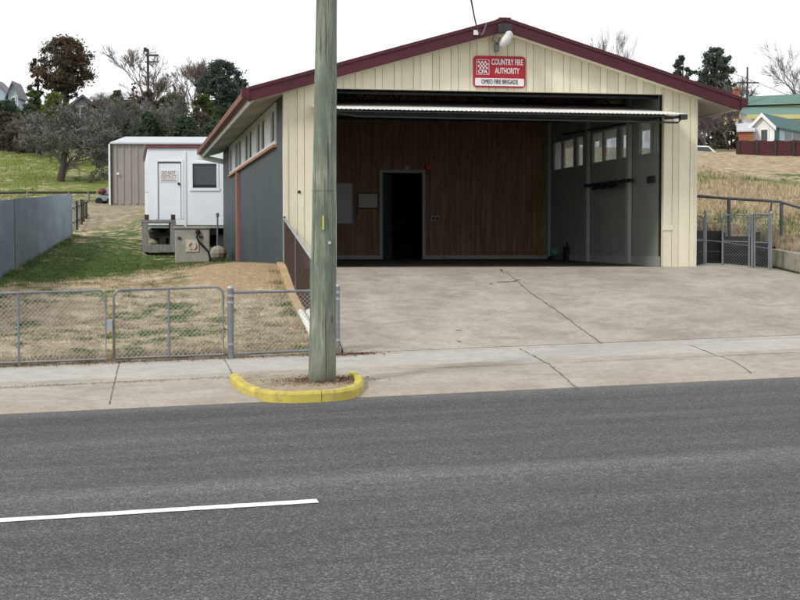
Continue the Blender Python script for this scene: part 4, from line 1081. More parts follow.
# ------------------------------------------------------------------ pole and yellow kerb
pb_ = on_path(322, 384.5); ps, pt = st(pb_.x, pb_.y)
rb = 13.8 / FOC * pb_.y
up = thing('utility_pole', S(ps, pt, fpz(ps, pt)), 'thick grey-green timber pole at the road edge inside the yellow kerb', 'pole')
m = MB(); hh = 9.0; pts = []; rs = []
topx = at(326.5, 0, pb_.y)
lean = (topx.x - pb_.x) / (topx.z - .1)
rt = 10.2 / FOC * pb_.y
for i in range(41):
    z = hh * i / 40; k = z / (topx.z); pts.append(Vector((pb_.x + lean * z, pb_.y, fpz(ps, pt) - .05 + z))); rs.append((rb + (rt - rb) * min(k, 1.6)) * (1 + .012 * math.sin(i * 1.3) + .01 * math.sin(i * .47)))
m.tube(pts, rs, 28); m.build('shaft', M['pole'], up, smooth=True)
def on_pole(px, py):
    zc_ = at(px, py, pb_.y).z; k = (zc_ - fpz(ps, pt)) / topx.z
    c_ = Vector((pb_.x + lean * zc_, pb_.y, zc_)); rr = rb + (rt - rb) * k
    dx = at(px, py, pb_.y).x - c_.x; return c_ + Vector((dx, -math.sqrt(max(rr * rr - dx * dx, 0)), 0)), math.atan2(dx, rr)
for (x0, y0, x1, y1, w, mt, nm) in ((324, 216, 324, 230, .022, M['yellowtag'], 'yellow_tag'), (330, 241.5, 330, 244, .024, M['signwhite'], 'pole_disc')):
    a_, an = on_pole(x0, y0); b_, _ = on_pole(x1, y1); m = MB()
    ux = Vector((math.cos(an), math.sin(an), 0)); nn = Vector((math.sin(an), -math.cos(an), 0)) 
    m.hexa([b_ - ux * w / 2, b_ + ux * w / 2, b_ + ux * w / 2 + nn * .012, b_ - ux * w / 2 + nn * .012, a_ - ux * w / 2, a_ + ux * w / 2, a_ + ux * w / 2 + nn * .012, a_ - ux * w / 2 + nn * .012])
    m.build(nm, mt, up)
m = MB(); a_, an = on_pole(326, 199)
m2 = [Vector((pb_.x + lean * a_.z + (rb * .93 + .004) * math.cos(x), pb_.y + (rb * .93 + .004) * math.sin(x), a_.z + .1)) for x in [R(200 + 10 * k) for k in range(15)]]
m.tube([p for p in m2 if True], .003, 4); m.build('wire_band', M['galv'], up)
# kerb arc
L0 = st(*on_path(229, 379).xy); R0 = st(*on_path(357, 376).xy)
midt = st(*on_path(303, 401).xy)[1]
m = MB(); n = 48; prof = []
ca = (L0[0] + R0[0]) / 2; hw = (R0[0] - L0[0]) / 2
tback = (L0[1] + R0[1]) / 2 - .05; dep = tback - midt + .02
KW, KH = .12, .092
def arc(u):
    an = math.pi + math.pi * u; ex = 2.6
    c, s_ = math.cos(an), math.sin(an)
    return ca + hw * math.copysign(abs(c) ** (2 / ex), c), tback + (R0[1] - L0[1]) * (u - .5) * 1.0 + dep * math.copysign(abs(s_) ** (2 / ex), s_)
kb = thing('yellow_kerb', S(ca, midt, fpz(ca, midt)), 'curved yellow painted kerb around the foot of the pole', 'kerb')
for (u0, u1) in ((0, .5265), (.5285, 1)):
    m = MB(); ring = []
    for i in range(n + 1):
        u = u0 + (u1 - u0) * i / n; s, t = arc(u); s2, t2 = arc(min(1, u + .002)); s1_, t1_ = arc(max(0, u - .002))
        dx, dy = s2 - s1_, t2 - t1_; l = math.hypot(dx, dy) or 1; nx, ny = -dy / l, dx / l
        z = fpz(s, max(t, 0)) ; zt_k = z + KH * (1 if .04 < u < .96 else .75) + random.uniform(-.003, .003)
        zb = min(z, GR * s) - .05
        ring.append([S(s, t, zb), S(s + nx * KW, t + ny * KW, zb), S(s + nx * (KW - .01), t + ny * (KW - .01), zt_k), S(s + nx * .035, t + ny * .035, zt_k), S(s + nx * .008, t + ny * .008, zt_k - .03)])
    vs = [q for r_ in ring for q in r_]; K = 5
    fk = [(i * K + k, i * K + (k + 1) % K, (i + 1) * K + (k + 1) % K, (i + 1) * K + k) for i in range(n) for k in range(K)] + [tuple(range(K))[::-1], tuple(n * K + k for k in range(K))]
    m.add(vs, fk); m.build('kerb_segment', M['yellow'], kb, bevel=.004)
# soil inside the kerb
m = MB(); poly = []
cs, ct = ps, pt
for i in range(40):
    u = i / 39; s, t = arc(u); dx, dy = ca - s, tback - t; l = math.hypot(dx, dy); poly.append((s + dx / l * .12, t + dy / l * .12))
ctr = S(ps, pt - .02, fpz(ps, pt) + .05)
vs = [ctr] + [S(s, t, fpz(s, t) + .035) for (s, t) in poly]
m.add(vs, [(0, i, i + 1) for i in range(1, 40)] + [(0, 40, 1)])
tag(m.build('soil_patch', M['sand']), kind='structure')
# litter: small clods and leaves at the pole, along the fence foot and kerb
lv = []; lf = []
def fleck(p, r, flat=.4):
    a0 = random.uniform(0, 6.28); n0 = len(lv)
    nrm = Vector((random.uniform(-flat, flat), random.uniform(-flat, flat), 1)).normalized(); ux = nrm.cross(Vector((math.sin(a0), math.cos(a0), 0))).normalized(); uy = nrm.cross(ux)
    for k in range(4):
        an = a0 + k * math.pi / 2; rr = r * random.uniform(.5, 1.2); q = p + ux * rr * math.cos(an) + uy * rr * math.sin(an) * .6; lv.append(tuple(q))
    lf.append((n0, n0 + 1, n0 + 2, n0 + 3))
for i in range(1500):
    an = random.uniform(0, 6.28); rr = rb + abs(random.gauss(0, .16)); s, t = ps + rr * 1.3 * math.cos(an), pt + rr * math.sin(an) * .9
    fleck(S(s, t, fpz(s, t) + .05 + random.uniform(-.015, .02)), random.uniform(.008, .022), .7)
for i in range(2600):
    s = random.uniform(-9, -.1); t = TF - abs(random.gauss(0, .12)) + .05; fleck(S(s, t, fpz(s, t) + .012), random.uniform(.006, .022), .5)
for i in range(500):
    s = random.gauss(-.1, .25); t = TF - .1 - abs(random.gauss(0, .12)); fleck(S(s, t, fpz(s, t) + .015), random.uniform(.01, .03), .7)
for i in range(900):
    s = random.uniform(-8, 10); t = abs(random.gauss(0, .9)) + .1
    if t < TF: fleck(S(s, t, fpz(s, t) + .008), random.uniform(.004, .012), .3)
for i in range(700):
    s = random.uniform(-8, -.4); t = tj + random.gauss(0, .05); fleck(S(s, t, fpz(s, t) + .01), random.uniform(.006, .02), .4)
o = raw_mesh('leaf_litter', np.array(lv), lf, M['litter']); tag(o, 'dry brown leaves and crumbs scattered over the footpath by the fence', 'leaf litter', kind='stuff')

# ------------------------------------------------------------------ left boundary fence (blue sheets)
pA = at(-60, 280, 24.5); pA.z = G(*st(pA.x, pA.y)); pB = at(72, 235, 49.5)
P0 = Vector((-8.5, 25.0, 0)); 
P0 = at(0, 278, 26.0); P1 = at(72.5, 236, 48.5)
dirf = (Vector((P1.x, P1.y, 0)) - Vector((P0.x, P0.y, 0))).normalized(); LF = (Vector((P1.x, P1.y, 0)) - Vector((P0.x, P0.y, 0))).length
nfx = Vector((dirf.y, -dirf.x, 0))
zt0 = at(0, 200, 26.0).z; zt1 = at(72.5, 194.5, 48.5).z
bfz = lambda u: P0.z + (P1.z - P0.z) * u / LF
tfz = lambda u: zt0 + (zt1 - zt0) * u / LF
bf = thing('sheet_fence', (P0 + P1) / 2, 'blue-grey corrugated sheet fence along the left edge of the lawn', 'fence')
def fpnt(u, off, z): q = Vector((P0.x, P0.y, 0)) + dirf * u + nfx * off; return Vector((q.x, q.y, z))
u = -7.0; gapu = (on_plane(14.5, 240, P0, nfx) - Vector((P0.x, P0.y, 0))).dot(dirf)
bounds = [-7.0, -4.2, gapu - .05 - 2.6 if gapu > 3 else -1.0, gapu - .06, gapu + .06]
x = gapu + .06
while x < LF: x = min(x + 2.9, LF); bounds.append(x)
bounds = sorted(set(b for b in bounds if b <= LF))
for u0, u1 in zip(bounds[:-1], bounds[1:]):
    if u1 - u0 < .2: continue
    m = MB(); k = int((u1 - u0) / .045); vv = []
    stepz = bfz((u0 + u1) / 2); dzz = random.uniform(-.03, .03)
    for i in range(k + 1):
        uu = u0 + .01 + (u1 - u0 - .02) * i / k; off = .022 * math.sin(i * math.pi / 3)
        vv += [fpnt(uu, off, bfz(uu) - .6), fpnt(uu, off, tfz(uu) + dzz), fpnt(uu, off - .004, bfz(uu) - .6), fpnt(uu, off - .004, tfz(uu) + dzz)]
    m.add(vv, [f for i in range(k) for f in ((i * 4, i * 4 + 4, i * 4 + 5, i * 4 + 1), (i * 4 + 3, i * 4 + 7, i * 4 + 6, i * 4 + 2))])
    m.build('sheet', M['bluefence'], bf, smooth=True)
    m = MB(); m.tube([fpnt(u1, -.07, bfz(u1) - .2), fpnt(u1, -.07, tfz(u1) - .05)], .035, 6); m.build('post', M['darkwood'], bf)
m = MB(); m.box(gapu - .035, gapu + .035, -.01, .012, 0, 1, lambda a_, b_, c_: fpnt(a_, b_, bfz(a_) + (tfz(a_) - bfz(a_)) * c_)); m.build('seam_post', M['darkwood'], bf)
# timber boards fence past the blue one
tb = thing('paling_fence', at(82, 222, 53), 'weathered timber palings beyond the end of the blue-grey fence', 'fence')
for i, px in enumerate((74.5, 76.8, 79.2, 81.5, 84, 86.2)):
    Y = 50.5 + i * .4; q0 = at(px, 231 - i * 1.6, Y); q1 = at(px, 199.5 + (i % 3) * 1.3, Y)
    m = MB(); m.box(q0.x - .035, q0.x + .035 + .02 * (i % 2), Y - .012, Y + .012, q0.z - .4, q1.z); m.build('paling', M['greywood'] if i in (0, 2) else M['darkwood'], tb)
m = MB()
for zz in (.25, .8): m.tube([at(73, 229, 50.4) + Vector((0, .05, zz)), at(88, 221, 52.8) + Vector((0, .05, zz))], .03, 5)
m.build('rail', M['darkwood'], tb)
# far paddock wire fence
wf = thing('wire_fence', at(50, 196, 58), 'low post and pipe fence across the foot of the green slope', 'fence')
m = MB(); m.tube([at(-40, 193.5, 58), at(26, 192.5, 58), at(96, 192.5, 58)], .05, 6); m.build('top_rail', M['darkwood'], wf)
for px in (-20, 27.5, 69, 88.5):
    a_ = at(px, 191.5, 58); m = MB(); m.tube([Vector((a_.x, a_.y, G(*st(a_.x, a_.y)) - .3)), a_], .06, 6); m.build('post', M['greywood'], wf)

# ------------------------------------------------------------------ tan shed
def frame_fn(P, ux, uy):
    ux, uy = Vector(ux).normalized(), Vector(uy).normalized()
    return lambda a, b, z: Vector(P) + ux * a + uy * b + Vector((0, 0, z))
YS = 56.0
q0 = at(112, 203.5, YS); q1 = at(210, 203, YS)
SF = frame_fn((q0.x, q0.y, q0.z), (1, .03, 0), (-.03, 1, 0)); SW = q1.x - q0.x; SHh = at(112, 144, YS).z - q0.z
sh_ = thing('garden_shed', SF(SW / 2, 2, 0), 'tan sheet metal shed with low white roof behind the white hut', 'shed')
m = MB(); m.box(0, SW, .03, 5, -.4, SHh, SF)
x = .0
m.build('wall_core', M['tan'], sh_)
m = MB(); k = 0
while x < SW - .05:
    m.hexa([SF(x + .10, .03, -.02), SF(x + .10 + .13, .03, -.02), SF(x + .22, .0, -.02), SF(x + .12, .0, -.02), SF(x + .10, .03, SHh), SF(x + .23, .03, SHh), SF(x + .22, .0, SHh), SF(x + .12, .0, SHh)]); x += .30
m.build('wall_ribs', M['tan'], sh_)
m = MB(); rz = at(118, 137, YS + 2).z - q0.z
m.hexa([SF(-.06, -.10, SHh - .0), SF(SW + .1, -.10, SHh - .0), SF(SW + .1, 2.5, rz), SF(.15, 2.5, rz), SF(-.06, -.10, SHh + .06), SF(SW + .1, -.10, SHh + .06), SF(SW + .1, 2.5, rz + .06), SF(.15, 2.5, rz + .06)])
m.hexa([SF(.15, 2.5, rz), SF(SW + .1, 2.5, rz), SF(SW + .1, 5.1, SHh), SF(-.06, 5.1, SHh), SF(.15, 2.5, rz + .06), SF(SW + .1, 2.5, rz + .06), SF(SW + .1, 5.1, SHh + .06), SF(-.06, 5.1, SHh + .06)])
m.build('roof', M['zinc'], sh_)
m = MB(); m.box(-.05, .03, -.02, .028, -.05, SHh, SF); m.build('corner_trim', M['darksteel'], sh_)
m = MB(); m.box(-.13, -.055, -.03, .03, -.05, SHh, SF); m.build('downpipe', M['white'], sh_)
m = MB(); q = at(118, 174, YS - .05); m.ball(q, .06); m.build('door_knob', M['white'], sh_)

# ------------------------------------------------------------------ white hut
YH = 43.0
q0 = at(148, 225, YH); q1 = at(225, 225, YH)
HF = frame_fn((q0.x, q0.y, q0.z), (1, .0, 0), (-.21, 1, 0)); k = YH / FOC
hx = lambda px: (px - 148) * k
hzt = lambda py: (225 - py) * k
ht = thing('site_hut', HF(1.2, 2, 0), 'white panelled transportable hut raised on stumps with maroon roof edge', 'hut')
m = MB()
WX = hx(250)
dx0, dx1, dy0, dy1 = hx(158), hx(181.5), hzt(219), hzt(162)
wx0, wx1, wy0, wy1 = hx(192.5), hx(217), hzt(188), hzt(164)
HT = hzt(148.5)
m.box(0, dx0, 0, .08, 0, HT, HF); m.box(dx0, dx1, 0, .08, dy1, HT, HF); m.box(dx0, dx1, 0, .08, 0, dy0, HF); m.box(dx1, wx0, 0, .08, 0, HT, HF)
m.box(wx0, wx1, 0, .08, 0, wy0, HF); m.box(wx0, wx1, 0, .08, wy1, HT, HF); m.box(wx1, WX, 0, .08, 0, HT, HF)
m.box(0, .08, .08, 7, 0, HT, HF); m.box(WX - .08, WX, .08, 7, 0, HT, HF); m.box(.08, WX - .08, 6.92, 7, 0, HT, HF); m.box(.08, WX - .08, .08, 6.9, -.10, -.0, HF)
m.build('wall', M['hutwhite'], ht)
m = MB(); m.box(dx0 + .02, dx1 - .02, .02, .06, dy0 + .01, dy1 - .02, HF); dd = m.build('door', M['hutwhite'], ht)
m = MB(); m.ball(HF(hx(179), -.02, hzt(184)), .045); m.build('handle', M['black'], dd)
tcx, tcz = hx(169), hzt(173.2)
m = MB(); m.box(tcx - .30, tcx + .30, .005, .018, hzt(182), hzt(170.5), HF); sgn = m.build('door_sign', M['signwhite'], dd)
text_mesh('DO NOT', .17, HF(tcx, .003, hzt(173.3)), (1, 0, 0), UZ, 'lettering', M['ink'], dd, .44)
text_mesh('OBSTRUCT', .17, HF(tcx, .003, hzt(177.3)), (1, 0, 0), UZ, 'lettering', M['redink'], dd, .50)
m = MB(); m.box(tcx - .24, tcx + .24, -.001, .004, hzt(180.7), hzt(180.1), HF); m.build('underline', M['ink'], dd)
m = MB()
for (p, q_, r_, s_) in ((dx0 - .06, dx0, dy0, dy1 + .06), (dx1, dx1 + .06, dy0, dy1 + .06)): m.box(p, q_, -.02, -.002, r_, s_, HF)
m.box(dx0, dx1, -.02, -.002, dy1, dy1 + .06, HF); m.build('door_frame', M['hutwhite'], ht)
m = MB(); m.box(dx0 + .0, dx1, -.001, .02, dy1 - .04, dy1 - .002, HF); m.build('door_gap', M['dark_gap'], ht)
fm = MB()
for (p, q_, r_, s_) in ((wx0 - .05, wx0 + .01, wy0, wy1), (wx1 - .01, wx1 + .05, wy0, wy1), (wx0 - .05, wx1 + .05, wy1, wy1 + .06), (wx0 - .09, wx1 + .09, wy0 - .10, wy0 - .002)): fm.box(p, q_, -.035, -.002, r_, s_, HF)
w = fm.build('window', M['hutwhite'], ht)
m = MB(); m.box(wx0, wx1, .03, .04, wy0, wy1, HF); m.build('pane', M['houseglass'], w)
m = MB(); m.box(wx0, wx1, .005, .028, wy0 + .0, wy0 + .10, HF); m.build('sash', M['black'], w)
m = MB(); m.box(hx(184.3), hx(186.3), -.03, -.002, -.05, HT - .12, HF); m.build('cover_strip', M['white'], ht)
m = MB(); m.box(-.05, WX + .05, -.06, 7.06, HT, HT + .12, HF); m.build('roof_edge', M['hutred'], ht)
m = MB(); m.box(-.08, WX + .08, -.09, 7.1, HT + .122, HT + .15, HF); m.build('roof', M['zinc'], ht)
m = MB(); m.box(-.09, -.002, .0, .5, hzt(192), hzt(166.5), HF); m.build('meter_box', M['hutwhite'], ht)
m = MB(); m.box(.1, WX - .1, .3, 6.5, -.32, -.12, HF); m.build('floor_beam', M['darkwood'], ht)
for px in (163, 184, 205, 222):
    for bb in (.4, 3.5, 6.4):
        m = MB(); p = HF(hx(px), bb, 0); gz = G(*st(p.x, p.y)) - p.z - .2; m.box(hx(px) - .1, hx(px) + .1, bb - .1, bb + .1, gz, -.12, HF); m.build('stump', M['darkwood'], ht)

# landing in front of the hut door
YD = 41.0; kd = YD / FOC
q0 = at(143, 254, YD)
DF = frame_fn(q0, (1, 0, 0), (-.21, 1, 0)); X = lambda px: (px - 143) * kd; Zd = lambda py: (254 - py) * kd
dk = thing('door_landing', DF(.5, .5, 0), 'grey weathered timber landing and step before the hut door', 'landing')
m = MB(); m.box(X(141.5), X(176), -.05, 1.5, Zd(222.5), Zd(220), DF); m.build('deck', M['greywood'], dk)
m = MB(); m.box(X(144), X(175), -.45, .2, Zd(252), Zd(244.5), DF); m.build('step', M['greywood'], dk)
for (p, b, zt_) in ((145.5, 0, 221), (173.3, 0, 221), (145.5, 1.4, 221), (173.3, 1.4, 221)):
    m = MB(); m.box(X(p) - .09, X(p) + .09, b - .04, b + .1, -.45, Zd(222.6), DF); m.build('leg', M['greywood'] , dk)
for p in (147.5, 174.3): m = MB(); m.box(X(p) - .07, X(p) + .07, .8, .95, Zd(219.8), Zd(214), DF); m.build('post_stub', M['darkwood'], dk)
m = MB()
for i in range(4): m.box(X(150), X(172), .3 + i * .3, .55 + i * .3, Zd(238) + i * .05, Zd(236.5) + i * .05, DF)
m.build('under_boards', M['darkwood'], dk)

# concrete box
YC = 35.0; kc = YC / FOC; q0 = at(175, 264.5, YC); gq = G(*st(q0.x, q0.y))
CF = frame_fn(q0, (1, 0, 0), (-.15, 1, 0)); X = lambda px: (px - 175) * kc; Zc = lambda py: (264.5 - py) * kc
cb = thing('concrete_box', CF(.5, .4, 0), 'stained square concrete box with black hose on the lawn before the hut', 'concrete box')
m = MB(); m.box(0, X(210), 0, .9, -.3, Zc(229), CF); m.build('body', M['block'], cb, bevel=.03)
m = MB(); m.box(X(173.5), X(211), -.03, .95, Zc(228.9), Zc(226.5), CF); m.build('lid', M['block'], cb, bevel=.015)
m = MB(); m.box(X(186), X(199), -.025, -.003, Zc(252), Zc(240), CF); m.build('patch_plate', M['plate'], cb, bevel=.01)
m = MB(); m.tube([CF(X(192.5 + 3.6 * math.cos(R(a))), -.03, Zc(246 - 3.6 * math.sin(R(a)))) for a in range(0, 361, 30)], .025, 6); m.build('ring_mark', M['plate'], cb)
m = MB(); m.ball(CF(X(198), -.03, Zc(232)), .07); m.build('socket', M['black'], cb)
m = MB(); m.tube([CF(X(a), -.08, Zc(b)) for a, b in ((198, 232), (197, 237), (199, 242), (204, 247), (208.5, 252), (210, 258), (210.5, 264))], .028, 8); m.build('hose', M['black'], cb, smooth=True)
m = MB(); m.box(X(199), X(203), -.03, -.003, Zc(238), Zc(236), CF); m.box(X(178), X(181), -.03, -.003, Zc(239), Zc(237), CF); m.build('bracket', M['foundation'], cb)

# tap stand by the corner of the hall
YP = 38.0
ts_ = thing('pipe_stand', at(217, 256, YP), 'thin grey pipe stand beside the far corner of the slate wall', 'pipe')
m = MB(); m.tube([at(217.5, 257, YP), at(217.5, 215.5, YP), at(226, 215.5, YP)], .026, 8); m.build('pipe', M['galv'], ts_)
m = MB(); m.tube([at(217.5, 213, YP), at(217.5, 217, YP)], .045, 8); m.build('elbow', M['galv'], ts_)
for nm, lab, px, py, r, mt in (('flower_pot', 'small terracotta pot at the foot of the slate wall', 222, 257, .13, 'orange'), ('rock', 'rounded grey stone at the foot of the thin pipe stand', 218, 251, .22, 'block')):
    a_ = at(px, py, 37.0); a_.z = G(*st(a_.x, a_.y)); m = MB()
    if nm == 'rock': m.ball(a_ + Vector((0, 0, r * .7)), r, 9, 6, (1.1, .8, 1))
    else: m.tube([a_, a_ + Vector((0, 0, r * 1.1)), a_ + Vector((0, 0, r * 1.1)), a_ + Vector((0, 0, r * 1.35))], [r * .7, r, r * 1.15, r * 1.15], 12)
    tag(m.build(nm, M[mt]), lab, 'pot' if nm == 'flower_pot' else 'stone')

# covered trailer by the tan shed
YT = 57; q0 = at(96, 204, YT); tr_ = thing('covered_trailer', q0 + Vector((.5, .5, 0)), 'low trailer under a blue-grey tarpaulin left of the tan shed', 'trailer')
TFn = frame_fn(q0, (1, .02, 0), (0, 1, 0)); kt = YT / FOC
m = MB(); m.hexa([TFn(0, 0, .1), TFn(17 * kt, 0, .15), TFn(17 * kt, 1.6, .15), TFn(0, 1.6, .1), TFn(0, .05, 8.5 * kt), TFn(17 * kt, .05, 9 * kt), TFn(17 * kt, 1.6, 10 * kt), TFn(.05, 1.6, 9 * kt)]); m.build('tray', M['tarp'], tr_, bevel=.04)
m = MB(); m.prism([TFn(2.5 * kt, .1, 9.2 * kt), TFn(17 * kt, .1, 9.6 * kt), TFn(17 * kt, .1, 17.5 * kt), TFn(12 * kt, .1, 17 * kt), TFn(7 * kt, .1, 14 * kt)], (0, 1.3, 0)); m.build('cover', M['greyhouse'], tr_, bevel=.05)
m = MB(); m.ball(TFn(6 * kt, .2, 12.5 * kt), .16, 8, 6, (1.5, 1, 1)); m.build('red_bundle', M['carred'], tr_)
for a_ in (3, 14): m = MB(); m.tube([TFn(a_ * kt, -.02, .12), TFn(a_ * kt, .12, .12)], .16, 14); m.build('wheel', M['black'], tr_)

# ------------------------------------------------------------------ right side: gates, walls, railing
YG = 26.2; kg = YG / FOC
def side_gate(px0, px1, pt_, pbm, label, square=False):
    t = thing('side_gate', at((px0 + px1) / 2, pbm, YG), label, 'gate', 'low gates right of the hall')
    r = 5 if not square else .5
    P = lambda x, y: at(x, y, YG)
    pts = [P(px0, pbm)] + [P(px0, pt_ + r)] + [P(px0 + r * (1 - math.cos(R(a))), pt_ + r * (1 - math.sin(R(a)))) for a in (22, 45, 67)] + [P(px0 + r, pt_), P(px1 - r * .6, pt_ + .3), P(px1, pt_ + r * .6), P(px1, pbm), P(px0, pbm - .6)]
    m = MB(); m.tube(pts, .022, 8); m.build('gate_frame', M['galv'], t)
    m = MB(); m.tube([P(px0, pbm - 28), P(px1, pbm - 27)], .012, 6); m.build('middle_bar', M['galv'], t)
    m = MB(); L = (px1 - px0) * kg; Hh = (pbm - pt_) * kg; c = .065; b0 = P(px0, pbm)
    n_ = int((L + Hh) / c)
    for sgn in (1, -1):
        for i in range(n_):
            cc = i * c
            u0, h0 = (cc, 0) if cc <= L else (L, cc - L); u1, h1 = (cc - Hh, Hh) if cc >= Hh else (0, cc)
            if sgn < 0: u0, u1 = L - u0, L - u1
            if abs(u0 - u1) > .02: m.tube([b0 + Vector((u0, 0, h0)), b0 + Vector((u1, 0, h1))], .002, 3, False)
    m.build('mesh_infill', M['galv'], t)
side_gate(690, 704, 216, 268, 'low gate half hidden behind the right front corner of the hall')
side_gate(722.5, 749, 215, 269, 'low rounded gate in the middle before the shaded wall')
side_gate(754.5, 769, 214, 270, 'narrow square low gate next to the mossy concrete wall', True)
for px, y0, y1, lab in ((705.5, 211, 270, 'slim grey post next to the right corner of the hall'), (752, 214, 272, 'grey post between the rounded gate and the narrow gate'), (771, 213, 272, 'grey post against the end of the mossy concrete wall')):
    a_ = at(px, y1, YG); b_ = at(px, y0, YG); t = thing('gate_post', a_, lab, 'post'); m = MB(); m.tube([a_ - Vector((0, 0, .15)), b_], .027, 8); m.build('tube', M['galv'], t)
    m = MB(); m.ball(b_, .032, 8, 4); m.build('cap', M['galv_light'], t)
# retaining wall, its near-black colour stands for the shade behind the gates
YB = 27.6
m = MB(); a_ = at(697, 231, YB); b_ = at(773, 233, YB + .3)
n = 5
bwl = thing('timber_retaining_wall', at(730, 270, YB), 'board retaining wall behind the low gates with its shade painted in black', 'retaining wall')
zb_ = .9
xs = [at(px, 230, YB).x for px in (688, 723, 758, 773)]
tops = [at(700, 230.5, YB).z, at(740, 236, YB).z, at(765, 242, YB).z]
for i in range(3):
    m = MB(); nb = 5
    for j in range(nb):
        z0 = zb_ + (tops[i] - zb_) * j / nb; z1 = zb_ + (tops[i] - zb_) * (j + 1) / nb - .006
        m.box(xs[i], xs[i + 1] - .01, YB + .03 * i + .004 * (j % 2), YB + .14 + .03 * i, z0, z1)
    m.build('board_panel', M['retain'], bwl)
m = MB()
for x_ in xs[:-1]: m.box(x_ - .05, x_ + .04, YB - .06, YB - .002, zb_, tops[0] - .03)
m.build('upright', M['retain'], bwl)
# mossy concrete wall
q0 = at(771.5, 249, 26.9); q1 = at(830, 260, 24.9)
m = MB(); d = (Vector((q1.x, q1.y, 0)) - Vector((q0.x, q0.y, 0))).normalized(); nn = Vector((-d.y, d.x, 0))
pts = [q0, q0.lerp(q1, .3), q0.lerp(q1, .6), q1, q1 + (q1 - q0) * 1.4]
for a_, b_ in zip(pts[:-1], pts[1:]):
    m.hexa([Vector((a_.x, a_.y, .6)), Vector((b_.x, b_.y, .6)), Vector((b_.x, b_.y, .6)) + nn * .22, Vector((a_.x, a_.y, .6)) + nn * .22, a_, b_, b_ + nn * .22, a_ + nn * .22])
tag(m.build('concrete_retaining_wall', M['wallconc']), 'mossy concrete retaining wall at the right edge beyond the ramp', 'retaining wall')
# soil behind it
m = MB(); off = nn * .225
b0 = [p + off - Vector((0, 0, .05)) for p in pts]; b1 = [Vector((p.x + .4, p.y + 3.2, 0)) for p in pts]
for p in b1: p.z = G(*st(p.x, p.y)) + .02
for i in range(len(pts) - 1): m.quad(b0[i], b0[i + 1], b1[i + 1], b1[i])
tag(m.build('bank', M['ground']), kind='structure')
bank_q = (b0, b1); wall_ends = (q0.copy(), q1.copy())
# railing on the bank
rl = thing('bank_railing', at(729, 245, 28.6), 'dark pipe railing on the grassy bank above the shaded wall', 'railing')
pts = [at(690, 195.5, 28.8), at(722, 198, 28.6), at(779, 201.5, 28.3), at(830, 216, 27.2), at(900, 238, 25.8)]
m = MB(); m.tube(pts, .032, 8); m.build('top_rail', M['railsteel'], rl)
for (px, py, Y) in ((729, 198.5, 28.55), (781.5, 202, 28.25), (845, 221, 26.9)):
    a_ = at(px, py, Y); gz = G(*st(a_.x, a_.y)); m = MB(); m.tube([Vector((a_.x + .02, a_.y, gz - .3)), a_], .04, 8); m.build('post', M['railsteel'], rl)
m = MB(); a_ = at(772, 201, 28.3); m.tube([a_, at(768, 226, 28.3)], .02, 6); m.build('brace', M['railsteel'], rl)
m = MB(); m.tube([at(697, 239, 27.3), at(752, 246, 27.2), at(830, 258, 26.6)], .012, 5)
tag(m.build('slack_pipe', M['galv']), 'thin pale pipe sloping across behind the low gates', 'pipe')
# straw poles, small sticks near the hilltop and dark red fence
def zr_at(x, y): return G(*st(x, y))
rfc = thing('picket_fence', at(770, 148, 66), 'dark red low fence along the top of the straw coloured slope', 'fence')
Yf = 66.0
for i in range(26):
    px = 738 + i * 4.6; a_ = at(px, 151, Yf); gz = min(a_.z, zr_at(a_.x, a_.y)); b_ = at(px, 140.5 - i * .05, Yf)
    if i % 4 == 0: m = MB(); m.box(a_.x - .05, a_.x + .05, Yf - .08, Yf - .02, gz - .3, b_.z + .02); m.build('post', M['darkwood'], rfc)
m = MB()
a_ = at(736, 151, Yf); b_ = at(860, 140, Yf); x = a_.x
while x < b_.x:
    gz = zr_at(x, Yf); m.box(x, x + .112, Yf, Yf + .02, gz - .3, a_.z + .52 + .02 * math.sin(x * 7)); x += .118
m.build('pickets', M['redfence'], rfc)
for px, y0, y1 in ((722, 134, 151), (731, 132, 151)):
    pass

